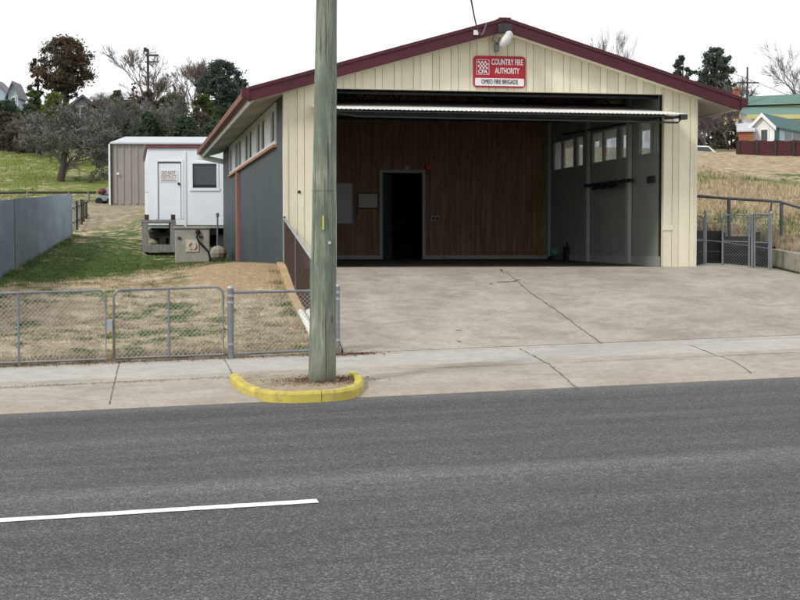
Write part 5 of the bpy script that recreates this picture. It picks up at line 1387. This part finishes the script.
# ------------------------------------------------------------------ houses
def gable_house(name, label, P, ux, W, Dp, Hw, Hr, wm, rm, over=.35, windows=(), axis='x', trim=None, chimney=None):
    ux = Vector(ux).normalized(); uy = Vector((-ux.y, ux.x, 0)); Fn = frame_fn(P, ux, uy)
    t = thing(name, Fn(W / 2, Dp / 2, 0), label, 'house')
    m = MB()
    if axis == 'x':  # ridge along x, eaves front/back
        m.add([Fn(0, 0, -1.5), Fn(W, 0, -1.5), Fn(W, Dp, -1.5), Fn(0, Dp, -1.5), Fn(0, 0, Hw), Fn(W, 0, Hw), Fn(W, Dp, Hw), Fn(0, Dp, Hw), Fn(0, Dp / 2, Hw + Hr), Fn(W, Dp / 2, Hw + Hr)],
              [(0, 3, 2, 1), (0, 1, 5, 4), (2, 3, 7, 6), (0, 4, 8, 7, 3), (1, 2, 6, 9, 5), (4, 5, 9, 8), (7, 8, 9, 6)])
        sl = Hr / (Dp / 2); e = over
        rr = MB(); th = .08
        for (b0, b1) in ((-e, Dp / 2), (Dp + e, Dp / 2)):
            z0 = Hw - sl * e + .04; z1 = Hw + Hr + .04
            rr.hexa([Fn(-e, b0, z0), Fn(W + e, b0, z0), Fn(W + e, b1, z1), Fn(-e, b1, z1), Fn(-e, b0, z0 + th), Fn(W + e, b0, z0 + th), Fn(W + e, b1, z1 + th), Fn(-e, b1, z1 + th)])
    else:
        m.add([Fn(0, 0, -1.5), Fn(W, 0, -1.5), Fn(W, Dp, -1.5), Fn(0, Dp, -1.5), Fn(0, 0, Hw), Fn(W, 0, Hw), Fn(W, Dp, Hw), Fn(0, Dp, Hw), Fn(W / 2, 0, Hw + Hr), Fn(W / 2, Dp, Hw + Hr)],
              [(0, 3, 2, 1), (0, 1, 5, 8, 4), (2, 3, 7, 9, 6), (0, 4, 7, 3), (1, 2, 6, 5), (4, 8, 9, 7), (5, 6, 9, 8)])
        sl = Hr / (W / 2); e = over; rr = MB(); th = .08
        for (a0, a1) in ((-e, W / 2), (W + e, W / 2)):
            z0 = Hw - sl * e + .04; z1 = Hw + Hr + .04
            rr.hexa([Fn(a0, -e, z0), Fn(a1, -e, z1), Fn(a1, Dp + e, z1), Fn(a0, Dp + e, z0), Fn(a0, -e, z0 + th), Fn(a1, -e, z1 + th), Fn(a1, Dp + e, z1 + th), Fn(a0, Dp + e, z0 + th)])
    m.build('wall', wm, t); ro = rr.build('roof', rm, t)
    if trim:
        m = MB(); 
        if axis == 'x': m.box(-over, W + over, -over - .06, -over - .002, Hw - sl * over - .12, Hw - sl * over + .14, Fn)
        else:
            for (a0, a1) in ((-over, W / 2), (W + over, W / 2)):
                z0, z1 = Hw - sl * over, Hw + Hr; m.hexa([Fn(a0, -over - .05, z0 - .1), Fn(a1, -over - .05, z1 - .1), Fn(a1, -over - .003, z1 - .1), Fn(a0, -over - .003, z0 - .1), Fn(a0, -over - .05, z0 + .12), Fn(a1, -over - .05, z1 + .12), Fn(a1, -over - .003, z1 + .12), Fn(a0, -over - .003, z0 + .12)])
        m.build('fascia', trim, t)
    for (a0, a1, z0, z1) in windows:
        f = MB(); e = .07
        for (p, q_, r_, s_) in ((a0 - e, a0, z0 - e, z1 + e), (a1, a1 + e, z0 - e, z1 + e), (a0, a1, z0 - e, z0), (a0, a1, z1, z1 + e)): f.box(p, q_, -.06, -.003, r_, s_, Fn)
        w = f.build('window', M['white'], t); g_ = MB(); g_.box(a0, a1, -.03, -.004, z0, z1, Fn); g_.build('pane', M['houseglass'], w)
    if chimney:
        a0, b0, w_, z0, z1 = chimney; m = MB(); m.box(a0, a0 + w_, b0, b0 + w_, z0, z1, Fn); m.box(a0 - .06, a0 + w_ + .06, b0 - .06, b0 + w_ + .06, z1, z1 + .12, Fn); m.build('chimney', M['brick'], ro)
    return t, Fn
Yh = 84.0; kh = Yh / FOC
p = at(752, 148, Yh)
t_, Fn = gable_house('large_house', 'big green-roofed house with pale yellow trim on the far right hilltop', p - Vector((0, 0, .2)), (1, .0, 0), 12, 9, (148 - 113) * kh, 1.0, M['white'], M['greenroof'], .5, [(6.2, 7.2, .6, 1.9), (9, 10, .6, 1.9)], 'x', M['yellowtrim'])
# upper storey / hipped upper roof of the large house
m = MB(); X = lambda px: (px - 752) * kh; Z = lambda py: (148 - py) * kh
m.hexa([Fn(X(749), 4.0, Z(112)), Fn(X(830), 4.0, Z(112)), Fn(X(830), 8, Z(112)), Fn(X(749), 8, Z(112)), Fn(X(749), 4.0, Z(98)), Fn(X(830), 4.0, Z(95)), Fn(X(830), 8, Z(95)), Fn(X(749), 8, Z(98))]); m.build('upper_wall', M['yellowtrim'], t_)
m = MB(); m.hexa([Fn(X(748), 3.7, Z(97)), Fn(X(835), 3.7, Z(94)), Fn(X(835), 8.2, Z(94)), Fn(X(748), 8.2, Z(97)), Fn(X(752), 5.8, Z(84.5)), Fn(X(835), 5.8, Z(80.5)), Fn(X(835), 6.2, Z(80.5)), Fn(X(752), 6.2, Z(84.5))]); ur = m.build('upper_roof', M['greenroof'], t_)
m = MB(); m.box(X(743.5), X(748.5), 2.4, 2.8, Z(112), Z(82.5), Fn); m.box(X(743), X(749), 2.35, 2.85, Z(82.5), Z(81), Fn); m.build('chimney', M['brick'], ur)
m = MB(); m.tube([Fn(X(755), 5, Z(90)), Fn(X(755), 5, Z(86))], .18, 10); m.build('roof_vent', M['greyroof'], ur)
Yc = 74.0; kk = Yc / FOC
p = at(751, 147, Yc) - Vector((0, 0, .1))
Wc = 19 * kk / .8
t_, Fn = gable_house('cottage', 'small cream cottage with dark teal roof in front of the big green-roofed house', p, (.8, -.6, 0), Wc, 8, 21 * kk, 11.5 * kk, M['white'], M['tealroof'], .16, [(Wc * .45, Wc * .72, 5 * kk, 18 * kk)], 'y', M['white'])
m = MB(); m.box(Wc + .005, Wc + .03, .05, .7, -.3, 20 * kk, Fn); m.build('corner_panel', M['tealroof'], t_)
for i in range(4):
    m = MB(); m.box(Wc + .005, Wc + .02, 1.6 + i * 1.3, 2.7 + i * 1.3, .1, 1.05, Fn); m.build('side_window', M['houseglass'], t_)
m = MB(); m.box(Wc + .002, Wc + .012, .72, 8, -.3, 20 * kk, Fn); m.build('side_cladding', M['bluehouse'], t_)
p3 = at(738.5, 147, Yc - .5)
t_, Fn = gable_house('brick_outhouse', 'small orange brick outbuilding left of the white cottage', p3 - Vector((0, 0, .3)), (.97, -.25, 0), 14 * kk, 3, 20 * kk, 9 * kk, M['brick'], M['zinc'], .12, [], 'x')
# car roof glimpsed beyond the slope
YV = 72; p = at(688, 155.5, YV); kv = YV / FOC
cr = thing('parked_car', p, 'white parked car half hidden behind the hill crest right of the hall', 'car')
CFn = frame_fn((p.x, p.y, p.z - .55), (1, 0, 0), (0, 1, 0))
m = MB(); m.prism([CFn(0, 0, .25), CFn(1.9, 0, .25), CFn(1.95, 0, .62), CFn(1.55, 0, .75), CFn(1.15, 0, 1.08), CFn(.3, 0, 1.1), CFn(.05, 0, .75)], (0, 1.6, 0)); m.build('body', M['white'], cr, bevel=.06)
m = MB(); m.prism([CFn(.35, -.01, .78), CFn(1.35, -.01, .78), CFn(1.1, -.01, 1.02), CFn(.38, -.01, 1.03)], (0, -.01, 0)); m.build('side_window', M['houseglass'], cr)
for a_ in (.38, 1.55): m = MB(); m.tube([CFn(a_, -.03, .22), CFn(a_, .15, .22)], .22, 14); m.build('wheel', M['black'], cr)
# left houses
Yl = 128; kl = Yl / FOC
p = at(-22, 108, Yl); gable_house('far_house', 'pale blue house with grey gable at the far left skyline', p, (1, .0, 0), 31 * kl, 3, 13 * kl, 15 * kl, M['bluehouse'], M['greyroof'], .3, [(1.4, 2.0, .2, 1)], 'y', M['greyroof'])
p = at(8, 106, Yl - 3); gable_house('far_house', 'narrow pale house whose dark gable edge stands second from the left', p, (1, .0, 0), 10 * kl, 2.5, 12 * kl, 11 * kl, M['bluehouse'], M['greyroof'], .25, [(.4, .7, .2, .8)], 'y', M['greyroof'])
p = at(70, 116, 112); kq = 112 / FOC
gable_house('far_house', 'grey gabled house among bushes right of the russet tree', p, (1, .1, 0), 26 * kq, 6, 10 * kq, 10 * kq, M['greyhouse'], M['greyroof'], .3, [(.9, 1.3, .1, .8)], 'y', M['greyroof'])
p = at(93, 108, 118)
gable_house('far_house', 'long low pale roof seen through twigs left of the bare tree', p, (1, .02, 0), 4.0, 5, .9, .7, M['greyhouse'], M['zinc'], .25, [], 'x', M['white'])

# ------------------------------------------------------------------ vegetation
def limb_tree(m, p, d, L, r, depth, maxd, spread, up, nb=(2, 4), seed=None, tips=None, sides=4, shrink=.72, mult=1):
    n = 3; pts = [p]; q = p.copy(); dd = d.copy(); sides = 6 if depth == 0 else 4
    for i in range(n):
        dd = (dd + Vector((random.gauss(0, .16), random.gauss(0, .16), random.gauss(0, .10) + up * .10))).normalized(); q = q + dd * L / n; pts.append(q.copy())
    r1 = r * .62; m.tube(pts, [r + (r1 - r) * i / n for i in range(n + 1)], sides if depth < 2 else 3, False)
    if tips is not None and depth >= maxd - 1: tips.append(q.copy())
    if depth >= maxd: return
    for i in range(random.randint(*nb)):
        a = random.uniform(0, 6.283); s_ = spread * random.uniform(.6, 1.25)
        u = dd.cross(Vector((math.sin(a), math.cos(a), .3))).normalized()
        nd = (dd * math.cos(s_) + u * math.sin(s_)); k = random.uniform(.35, 1) if i else 1
        base = pts[0].lerp(pts[-1], k) if k < 1 else pts[-1]
        limb_tree(m, base, nd.normalized(), L * shrink * random.uniform(.75, 1.15), max(r1 * random.uniform(.6, .85), .011), depth + 1, maxd, spread, up, nb, None, tips, sides, shrink)
def bare_tree(name, label, base, h, w, mt, maxd=6, up=.6, spread=.5, nb=(3, 4), r=None, trunks=1, group=None, rmin=.01):
    t = thing(name, base, label, 'tree', group); z0 = base
    mb_ = MB()
    for k in range(trunks):
        d = Vector((random.uniform(-.25, .25) * (trunks > 1) * 2, random.uniform(-.2, .2), 1)).normalized()
        limb_tree(mb_, Vector((0, 0, 0)), d, h * .30, r or h * .03, 0, maxd, spread, up, nb)
    v = np.array(mb_.v); top = np.percentile(v[:, 2], 99.5); ww = np.percentile(v[:, 0], 99) - np.percentile(v[:, 0], 1)
    sx_ = w / ww; sz_ = h / top
    v[:, 0] *= sx_; v[:, 1] *= sx_; v[:, 2] *= sz_; v += np.array(base)
    k6 = 24; f6 = [f for f in mb_.f if max(f) < k6]
    tv = v[:k6].copy(); tv[:6, 2] -= .3
    raw_mesh('trunk', tv, f6, M['bark'], t).data.polygons.foreach_set('use_smooth', [True] * len(f6))
    raw_mesh('crown', v[k6:], [tuple(i - k6 for i in f) for f in mb_.f if min(f) >= k6], mt, t)
    return t
def leaves(centres, radii, n_each, size, flatten=1.0):
    cs = np.repeat(np.array(centres), n_each, 0); rs = np.repeat(np.array(radii), n_each)
    k = len(cs); d = rng.normal(size=(k, 3)); d /= np.linalg.norm(d, axis=1)[:, None]
    rr = np.abs(rng.normal(0, .62, k)) + .08
    p = cs + d * (rs * rr)[:, None] * np.array([1, 1, flatten])
    u = rng.normal(size=(k, 3)); u /= np.linalg.norm(u, axis=1)[:, None]; w = np.cross(u, rng.normal(size=(k, 3))); w /= np.linalg.norm(w, axis=1)[:, None]
    sz = size * rng.uniform(.5, 1.3, k)[:, None]
    v = np.stack([p - u * sz, p + w * sz * .45, p + u * sz, p - w * sz * .45], 1).reshape(-1, 3)
    f = np.arange(4 * k).reshape(k, 4); return v, f
def leafy_tree(name, label, base, h, w, mt, shape='round', clumps=40, n_each=160, leaf=.22, low=.12, group=None, cat='tree', jag=.25, r=None, gap=0.0):
    base = Vector(base); t = thing(name, base, label, cat, group); cs = []; rs = []
    clumps = int(clumps * 3.0); n_each = int(n_each * .8); leaf = leaf * .52
    for i in range(clumps):
        u = random.random(); z = low + (1 - low) * u; a = random.uniform(0, 6.283)
        if shape == 'cone': env = (1 - u) ** .8 * .95 + .05
        elif shape == 'round': env = math.sqrt(max(0, 1 - (2 * u - 1) ** 2)) * (.9) + .1
        elif shape == 'dome': env = math.sqrt(max(0.0, 1 - u * u)) * .95 + .05
        else: env = .9 * (1 - .6 * u)
        rad = w / 2 * env * math.sqrt(random.uniform(.15, 1)) * random.uniform(1 - jag, 1 + jag * .5)
        cr_ = w * random.uniform(.05, .11) * (.7 + .5 * env)
        cs.append((base.x + rad * math.cos(a), base.y + rad * math.sin(a) * .8, base.z + h * z - cr_ * .6)); rs.append(cr_)
    v, f = leaves(cs, rs, n_each, leaf, .8); raw_mesh('crown', v, f, mt, t)
    m = MB(); rr = r or h * .025
    m.tube([base - Vector((0, 0, .6)), base + Vector((0, 0, h * .4)), base + Vector((w * .03, 0, h * .85))], [rr * 1.2, rr, rr * .3], 7)
    for c in cs[::4]: c = Vector(c); st_ = base + Vector((0, 0, max(.1 * h, min(h * .7, (c.z - base.z) * .65)))); m.tube([st_, st_.lerp(c, .5) + Vector((0, 0, .05 * h)), c], [rr * .4, rr * .25, rr * .08], 4, False)
    m.build('trunk', M['bark'], t); return t
def gb(px, Y, dz=0):   # ground point under an image column at a depth
    a = at(px, 200, Y); return Vector((a.x, a.y, G(*st(a.x, a.y)) + dz))
def hgt(py, Y, base): return at(400, py, Y).z - base.z

# gnarled spreading bare trees on the green slope
random.seed(21)
b = gb(63, 70); b.z = at(63, 191, 70).z
bare_tree('bare_tree', 'gnarled leafless grey tree with forked trunk on the green slope', b, hgt(107, 70, b), 92 * 70 / FOC, M['twig'], 7, .22, .72, (3, 4), .125)
b = gb(101, 80); b.z = at(101, 181, 80).z
bare_tree('bare_tree', 'second leafless grey tree behind, close to the tan shed', b, hgt(108, 80, b), 66 * 80 / FOC, M['twig'], 6, .3, .62, (3, 4), .2)
for (px, pt_, Y, w, lab, d) in ((146, 50, 104, 56, 'tall leafless tree around the old power pole on the skyline', 6), (196, 57, 110, 46, 'leafless tree on the skyline left of the rounded evergreen', 6), (100, 96, 100, 30, 'upright leafless sapling cluster above the long pale roof', 5)):
    b = gb(px, Y); bare_tree('bare_tree', lab, b, hgt(pt_, Y, b), w * Y / FOC * 1.2, M['twigbrown'], d, .7, .42, (3, 4))
random.seed(5)
# skyline trees, left
def lt(name, lab, px, pt_, Y, wpx, mt, shape, clumps, n, leaf, low=.1, pb_y=None, cat='tree', jag=.25, group=None):
    b = gb(px, Y)
    if pb_y: b.z = min(at(px, pb_y, Y).z, b.z + 3)
    leafy_tree(name, lab, b, hgt(pt_, Y, b), wpx * Y / FOC, M[mt], shape, clumps, n, leaf, low, group, cat, jag)
lt('russet_tree', 'tall russet and dark green tree on the left skyline', 66, 37, 112, 62, 'leaf_rust', 'round', 46, 150, .26, .42, jag=.3)
lt('russet_tree', 'leaning thinner russet limb left of the tall russet tree', 39, 58, 113, 26, 'leaf_rust', 'round', 12, 100, .24, .45, jag=.4)
lt('conifer_tree', 'narrow dark green top rising inside the tall russet tree', 68, 39, 116, 26, 'leaf_dark', 'cone', 26, 150, .26, .3)
lt('evergreen_tree', 'rounded dark evergreen on the skyline left of the hall roof', 222, 60, 100, 46, 'leaf_blue', 'round', 60, 190, .22, .25)
lt('evergreen_tree', 'broad lower dark evergreen hugging the rounded one on its right', 240, 78, 103, 34, 'leaf_dark', 'round', 34, 160, .22, .2)
lt('green_shrub', 'bright mid-green shrub low under the rounded evergreen', 203, 94, 92, 34, 'leaf_mid', 'dome', 30, 150, .2, .05, cat='shrub')
lt('green_shrub', 'dark green shrub between the green shrub and the hall gutter', 226, 104, 88, 30, 'leaf_dark', 'dome', 26, 150, .2, .05, cat='shrub')
lt('lime_shrub', 'yellow-green shrub in front of the russet tree', 55, 92, 104, 34, 'leaf_lime', 'dome', 34, 150, .2, .05, cat='shrub')
lt('lime_shrub', 'rounded pale green bush at the foot of the russet tree', 35, 90, 108, 30, 'leaf_mid', 'dome', 28, 150, .2, .05, cat='shrub')
lt('dark_shrub', 'dark green hedge shrub below the two blue houses', 8, 100, 102, 36, 'leaf_dark', 'dome', 34, 150, .2, .02, cat='shrub')
lt('dark_shrub', 'dark green hedge shrub left of the lime bushes', 30, 104, 98, 34, 'leaf_dark', 'dome', 34, 150, .2, .02, cat='shrub')
lt('brown_shrub', 'reddish brown shrub at the left edge above the green slope', 6, 112, 92, 44, 'leaf_brown', 'dome', 34, 160, .18, .0, cat='shrub')
lt('brown_shrub', 'reddish brown shrub right beside the bare gnarled crown', 32, 115, 90, 30, 'leaf_brown', 'dome', 30, 160, .18, .0, cat='shrub')
lt('orange_shrub', 'small orange-leaved bush under the skyline power pole', 134, 80, 99, 10, 'leaf_orange', 'round', 10, 90, .15, .2, cat='shrub', jag=.4)
lt('brown_shrub', 'wide brown thicket under the skyline power pole', 148, 90, 96, 40, 'leaf_brown', 'dome', 40, 150, .18, .0, cat='shrub')
lt('brown_shrub', 'brown thicket between the power pole and the green shrub', 176, 92, 94, 40, 'leaf_grey', 'dome', 40, 150, .18, .0, cat='shrub')
lt('grey_scrub', 'grey scrub bush above the white shed roof', 130, 100, 88, 40, 'leaf_grey', 'dome', 36, 150, .16, .0, cat='shrub')
lt('grey_scrub', 'grey scrub bush behind the maroon roof edge of the hut', 165, 108, 84, 44, 'leaf_grey', 'dome', 36, 150, .16, .0, cat='shrub')
lt('grey_scrub', 'dull scrub bush next to the hall gutter behind the hut', 200, 112, 82, 44, 'leaf_brown', 'dome', 38, 150, .16, .0, cat='shrub')
lt('grey_scrub', 'faded scrub bush filling the gap beside the grey gabled house', 95, 102, 104, 34, 'leaf_grey', 'dome', 30, 150, .16, .0, cat='shrub')
for i, (px, pt_, Y, wp, mt_, lab) in enumerate((
    (75, 118, 93, 46, 'leaf_dark', 'dark green bush right behind the gnarled leafless crown'),
    (112, 112, 90, 40, 'leaf_grey', 'dim scrub bush above the left corner of the tan shed'),
    (150, 112, 80, 44, 'leaf_dark', 'low dark green scrub directly above the white shed roof'),
    (185, 116, 78, 44, 'leaf_dark', 'low dark green scrub above the middle of the hut roof'),
    (215, 120, 76, 40, 'leaf_dark', 'low dark green scrub touching the hall gutter line'),
    (165, 96, 98, 34, 'leaf_mid', 'mid-green bush just right of the skyline power pole'),
    (118, 90, 100, 24, 'leaf_grey', 'grey bush hiding the right end of the long pale roof'),
    (20, 122, 88, 50, 'leaf_brown', 'low dark red-brown bramble at the top left of the green slope'),
    (-4, 100, 99, 30, 'leaf_dark', 'dark hedge shrub cut by the left picture edge'))):
    lt('thicket_shrub', lab, px, pt_, Y, wp, mt_, 'dome', 34, 130, .2, .0, cat='shrub')
random.seed(77)
for (px, pt_, Y, w, lab) in ((92, 98, 86, 60, 'dense leafless thicket of grey twigs behind the gnarled tree'), (130, 98, 84, 46, 'dense leafless thicket of grey twigs over the tan shed'), (172, 100, 82, 50, 'dense leafless thicket of grey twigs over the hut roof'), (40, 112, 84, 40, 'dense leafless thicket of grey twigs left of the gnarled tree')):
    b = gb(px, Y); bare_tree('bare_shrub', lab, b, hgt(pt_, Y, b), w * Y / FOC, M['twig'], 6, .35, .6, (3, 4), .08, 2)
# right side
lt('conifer_tree', 'small dark conifer on the skyline just above the maroon barge', 681, 56, 108, 22, 'leaf_blue', 'round', 34, 200, .22, .3)
lt('conifer_tree', 'tall dark conifer on the skyline right of the small one', 714, 48, 104, 40, 'leaf_blue', 'round', 54, 200, .22, .30, jag=.3)
random.seed(11)
for (px, pt_, Y, w, lab, d, mt) in ((600, 33, 120, 40, 'leafless treetop rising behind the right slope of the hall roof', 6, 'twig'), (803, 50, 120, 56, 'leafless treetop above the green roof at the right edge', 6, 'twig'), (722, 78, 92, 40, 'leafless mauve-grey tree before the tall dark conifer', 6, 'purpletwig')):
    b = gb(px, Y); bare_tree('bare_tree', lab, b, hgt(pt_, Y, b), w * Y / FOC * 1.15, M[mt], d, .6, .45, (3, 4))
for (px, pt_, Y, w, lab) in ((706, 104, 74, 34, 'tangled leafless shrub right of the hall eave'), (728, 108, 76, 30, 'tangled leafless shrub left of the brick outbuilding')):
    b = gb(px, Y); bare_tree('bare_shrub', lab, b, hgt(pt_, Y, b), w * Y / FOC, M['purpletwig'], 6, .3, .6, (3, 4), .06, 2)
lt('grey_scrub', 'grey-brown scrub thicket below the right hall eave', 708, 106, 78, 46, 'leaf_grey', 'dome', 50, 120, .14, .0, cat='shrub')
lt('grey_scrub', 'brown scrub clump beside the orange brick outbuilding', 731, 118, 79, 26, 'leaf_brown', 'dome', 28, 130, .14, .0, cat='shrub')
# power poles in the distance
for (px, y0, Y, lab) in ((149, 49, 96, 'old timber power pole inside the bare tree on the left skyline'), (746, 67, 88, 'far power pole with crossarm behind the brick chimney')):
    b = gb(px, Y); t = thing('power_pole', b, lab, 'power pole'); tz = at(px, y0, Y).z
    m = MB(); m.tube([b, Vector((b.x, b.y, tz))], [.12, .09] if px < 400 else [.09, .06], 8); m.build('shaft', M['bark'], t)
    m = MB(); ww = .8 if px < 400 else .75
    m.box(b.x - ww * (.2 if px < 400 else 1), b.x + ww, b.y - .14, b.y - .05, tz - (.55 if px < 400 else 1.1), tz - (.40 if px < 400 else 1.02))
    if px < 400: m.box(b.x - .2, b.x + ww, b.y - .14, b.y - .05, tz - 1.0, tz - .9); m.tube([Vector((b.x - .2, b.y, tz - .2)), Vector((b.x - .2, b.y, tz + .1))], .12, 8)
    m.build('crossarm', M['bark'], t)
    if px > 400:
        m = MB(); m.tube([Vector((b.x - 1, b.y, tz - .4)), Vector((b.x + 8, b.y + 10, tz - 1.6))], .02, 4); m.build('power_line', M['cable'], t)

# grass as blades
def scatter(name, n, sampler, hmin, hmax, wmin, wmax, lab, mtn='blade'):
    P = []; 
    while len(P) < n:
        q = sampler()
        if q is not None: P.append(q)
    P = np.array(P); k = len(P)
    an = rng.uniform(0, 6.283, k); h = rng.uniform(hmin, hmax, k); w = rng.uniform(wmin, wmax, k)
    ux = np.stack([np.cos(an), np.sin(an), np.zeros(k)], 1); ln = rng.normal(0, .45, (k, 3)); ln[:, 2] = 1; ln /= np.linalg.norm(ln, axis=1)[:, None]
    v = np.stack([P - ux * w[:, None], P + ux * w[:, None], P + ln * h[:, None]], 1).reshape(-1, 3)
    f = np.arange(3 * k).reshape(k, 3)
    o = raw_mesh(name, v, f, M[mtn]); return tag(o, lab, 'grass', kind='stuff')
def lawn_s():
    t = TF + .05 + abs(random.betavariate(1.0, 2.2)) * 34; s = random.uniform(-16.5, -.45)
    p = S(s, t)
    if random.random() < 1.5 - ((p.x + 2.9) ** 2 / 2.2 + (p.y - 24.4) ** 2 / 5): return None
    pu = (Vector((p.x, p.y, 0)) - Vector((P0.x, P0.y, 0))).dot(nfx)
    if pu < .1: return None
    if t > 10.3 and ab(p)[0] > -.1 and ab(p)[1] < BE: return None
    return (p.x, p.y, G(s, t) - .005)
scatter('lawn_grass', 90000, lawn_s, .015, .06, .003, .009, 'patchy green and straw lawn grass behind the chain-link fence')
tc_ = [(random.uniform(-10, -.6), TF + random.choice((.05, .1, .3, random.uniform(.2, 8)))) for _ in range(170)] + [(st(*(P0.lerp(P1, random.random()) + nfx * .15).xy)) for _ in range(90)] + [(-.5, TF + random.uniform(.1, 6)) for _ in range(20)]
def tuft_s():
    s, t = random.choice(tc_); s += random.gauss(0, .10); t += abs(random.gauss(0, .09))
    if s > -.42: return None
    p = S(s, t); return (p.x, p.y, G(s, t) - .01)
scatter('grass_tufts', 16000, tuft_s, .05, .15, .003, .008, 'taller weedy grass tufts along the fences and over the front lawn')
def bank_s():
    s = random.uniform(7.5, 20); t = 11.9 + random.betavariate(1.0, 1.8) * 42
    p = S(s, t)
    if abs(p.x / p.y) > .36: return None
    if t < 12.1 and s < 8: return None
    return (p.x, p.y, G(s, t) - .02)
scatter('dry_grass', 70000, bank_s, .06, .26, .006, .018, 'long straw coloured grass on the bank right of the hall')
def wallbank_s():
    i = random.randrange(len(bank_q[0]) - 1); u = random.random(); v_ = random.random() ** 1.3
    p = bank_q[0][i].lerp(bank_q[0][i + 1], u).lerp(bank_q[1][i].lerp(bank_q[1][i + 1], u), v_)
    return (p.x, p.y, p.z - .02)
scatter('wall_top_grass', 9000, wallbank_s, .05, .22, .005, .014, 'rough mixed grass spilling over the top of the mossy concrete wall')
def slope_s():
    s = random.uniform(-26, -8); t = random.uniform(43, 82); p = S(s, t); return (p.x, p.y, G(s, t) - .02)
scatter('slope_grass', 30000, slope_s, .05, .18, .01, .03, 'green grass on the far slope beyond the sheds')
q0g, q1g = wall_ends
def edge_s():
    c = random.random(); s, t = on_drive(786, 277) if c < .4 else on_drive(800, 282)
    q = q0g.lerp(q1g, random.uniform(0, .45)); s, t = st(q.x, q.y); t -= abs(random.gauss(0, .10)) + .02
    return tuple(S(s, t, D(s, t) - .01))
scatter('edge_grass', 1400, edge_s, .02, .08, .004, .01, 'fringe of green grass at the foot of the mossy concrete wall', 'leaf_mid')

# ------------------------------------------------------------------ light and sky
SUN_AZ, SUN_EL = R(-128), R(42)     # behind the camera, to the left
w = bpy.data.worlds.new('World'); sc.world = w; w.use_nodes = True; nt = w.node_tree
bg = nt.nodes['Background']; sky = nt.nodes.new('ShaderNodeTexSky'); sky.sky_type = 'NISHITA'; sky.sun_disc = False
sky.sun_elevation = SUN_EL; sky.sun_rotation = R(180 + 52); sky.altitude = 600; sky.air_density = 1.0; sky.dust_density = 1.5
tc = nt.nodes.new('ShaderNodeTexCoord'); mp = nt.nodes.new('ShaderNodeMapping'); mp.inputs['Scale'].default_value = (1, 1, 3.2)
nz = nt.nodes.new('ShaderNodeTexNoise'); nz.inputs['Scale'].default_value = 2.4; nz.inputs['Detail'].default_value = 7; nz.inputs['Roughness'].default_value = .55
rp = nt.nodes.new('ShaderNodeValToRGB'); rp.color_ramp.elements[0].position = .30; rp.color_ramp.elements[0].color = (.72, .72, .72, 1); rp.color_ramp.elements[1].position = .50; rp.color_ramp.elements[1].color = (1, 1, 1, 1)
mx = nt.nodes.new('ShaderNodeMix'); mx.data_type = 'RGBA'; mx.inputs[7].default_value = (9.4, 9.6, 9.9, 1)
nt.links.new(tc.outputs['Generated'], mp.inputs['Vector']); nt.links.new(mp.outputs[0], nz.inputs['Vector']); nt.links.new(nz.outputs['Fac'], rp.inputs['Fac'])
nt.links.new(rp.outputs['Color'], mx.inputs[0]); nt.links.new(sky.outputs[0], mx.inputs[6]); nt.links.new(mx.outputs[2], bg.inputs['Color'])
bg.inputs['Strength'].default_value = .11
sd = bpy.data.lights.new('sun', 'SUN'); sd.energy = 1.9; sd.angle = R(10); sd.color = (1, .96, .9)
so = bpy.data.objects.new('sun', sd); col.objects.link(so); so.location = (-20, -20, 30)
sdir = Vector((math.sin(R(232)) * math.cos(SUN_EL), math.cos(R(232)) * math.cos(SUN_EL), math.sin(SUN_EL)))
so.rotation_euler = sdir.to_track_quat('Z', 'Y').to_euler()
sc.view_settings.view_transform = 'Standard'; sc.view_settings.look = 'None'; sc.view_settings.exposure = 0.1; sc.view_settings.gamma = 1
sc.view_settings.use_curve_mapping = False
sc.render.engine = 'CYCLES'; sc.cycles.use_denoising = True; sc.cycles.max_bounces = 6
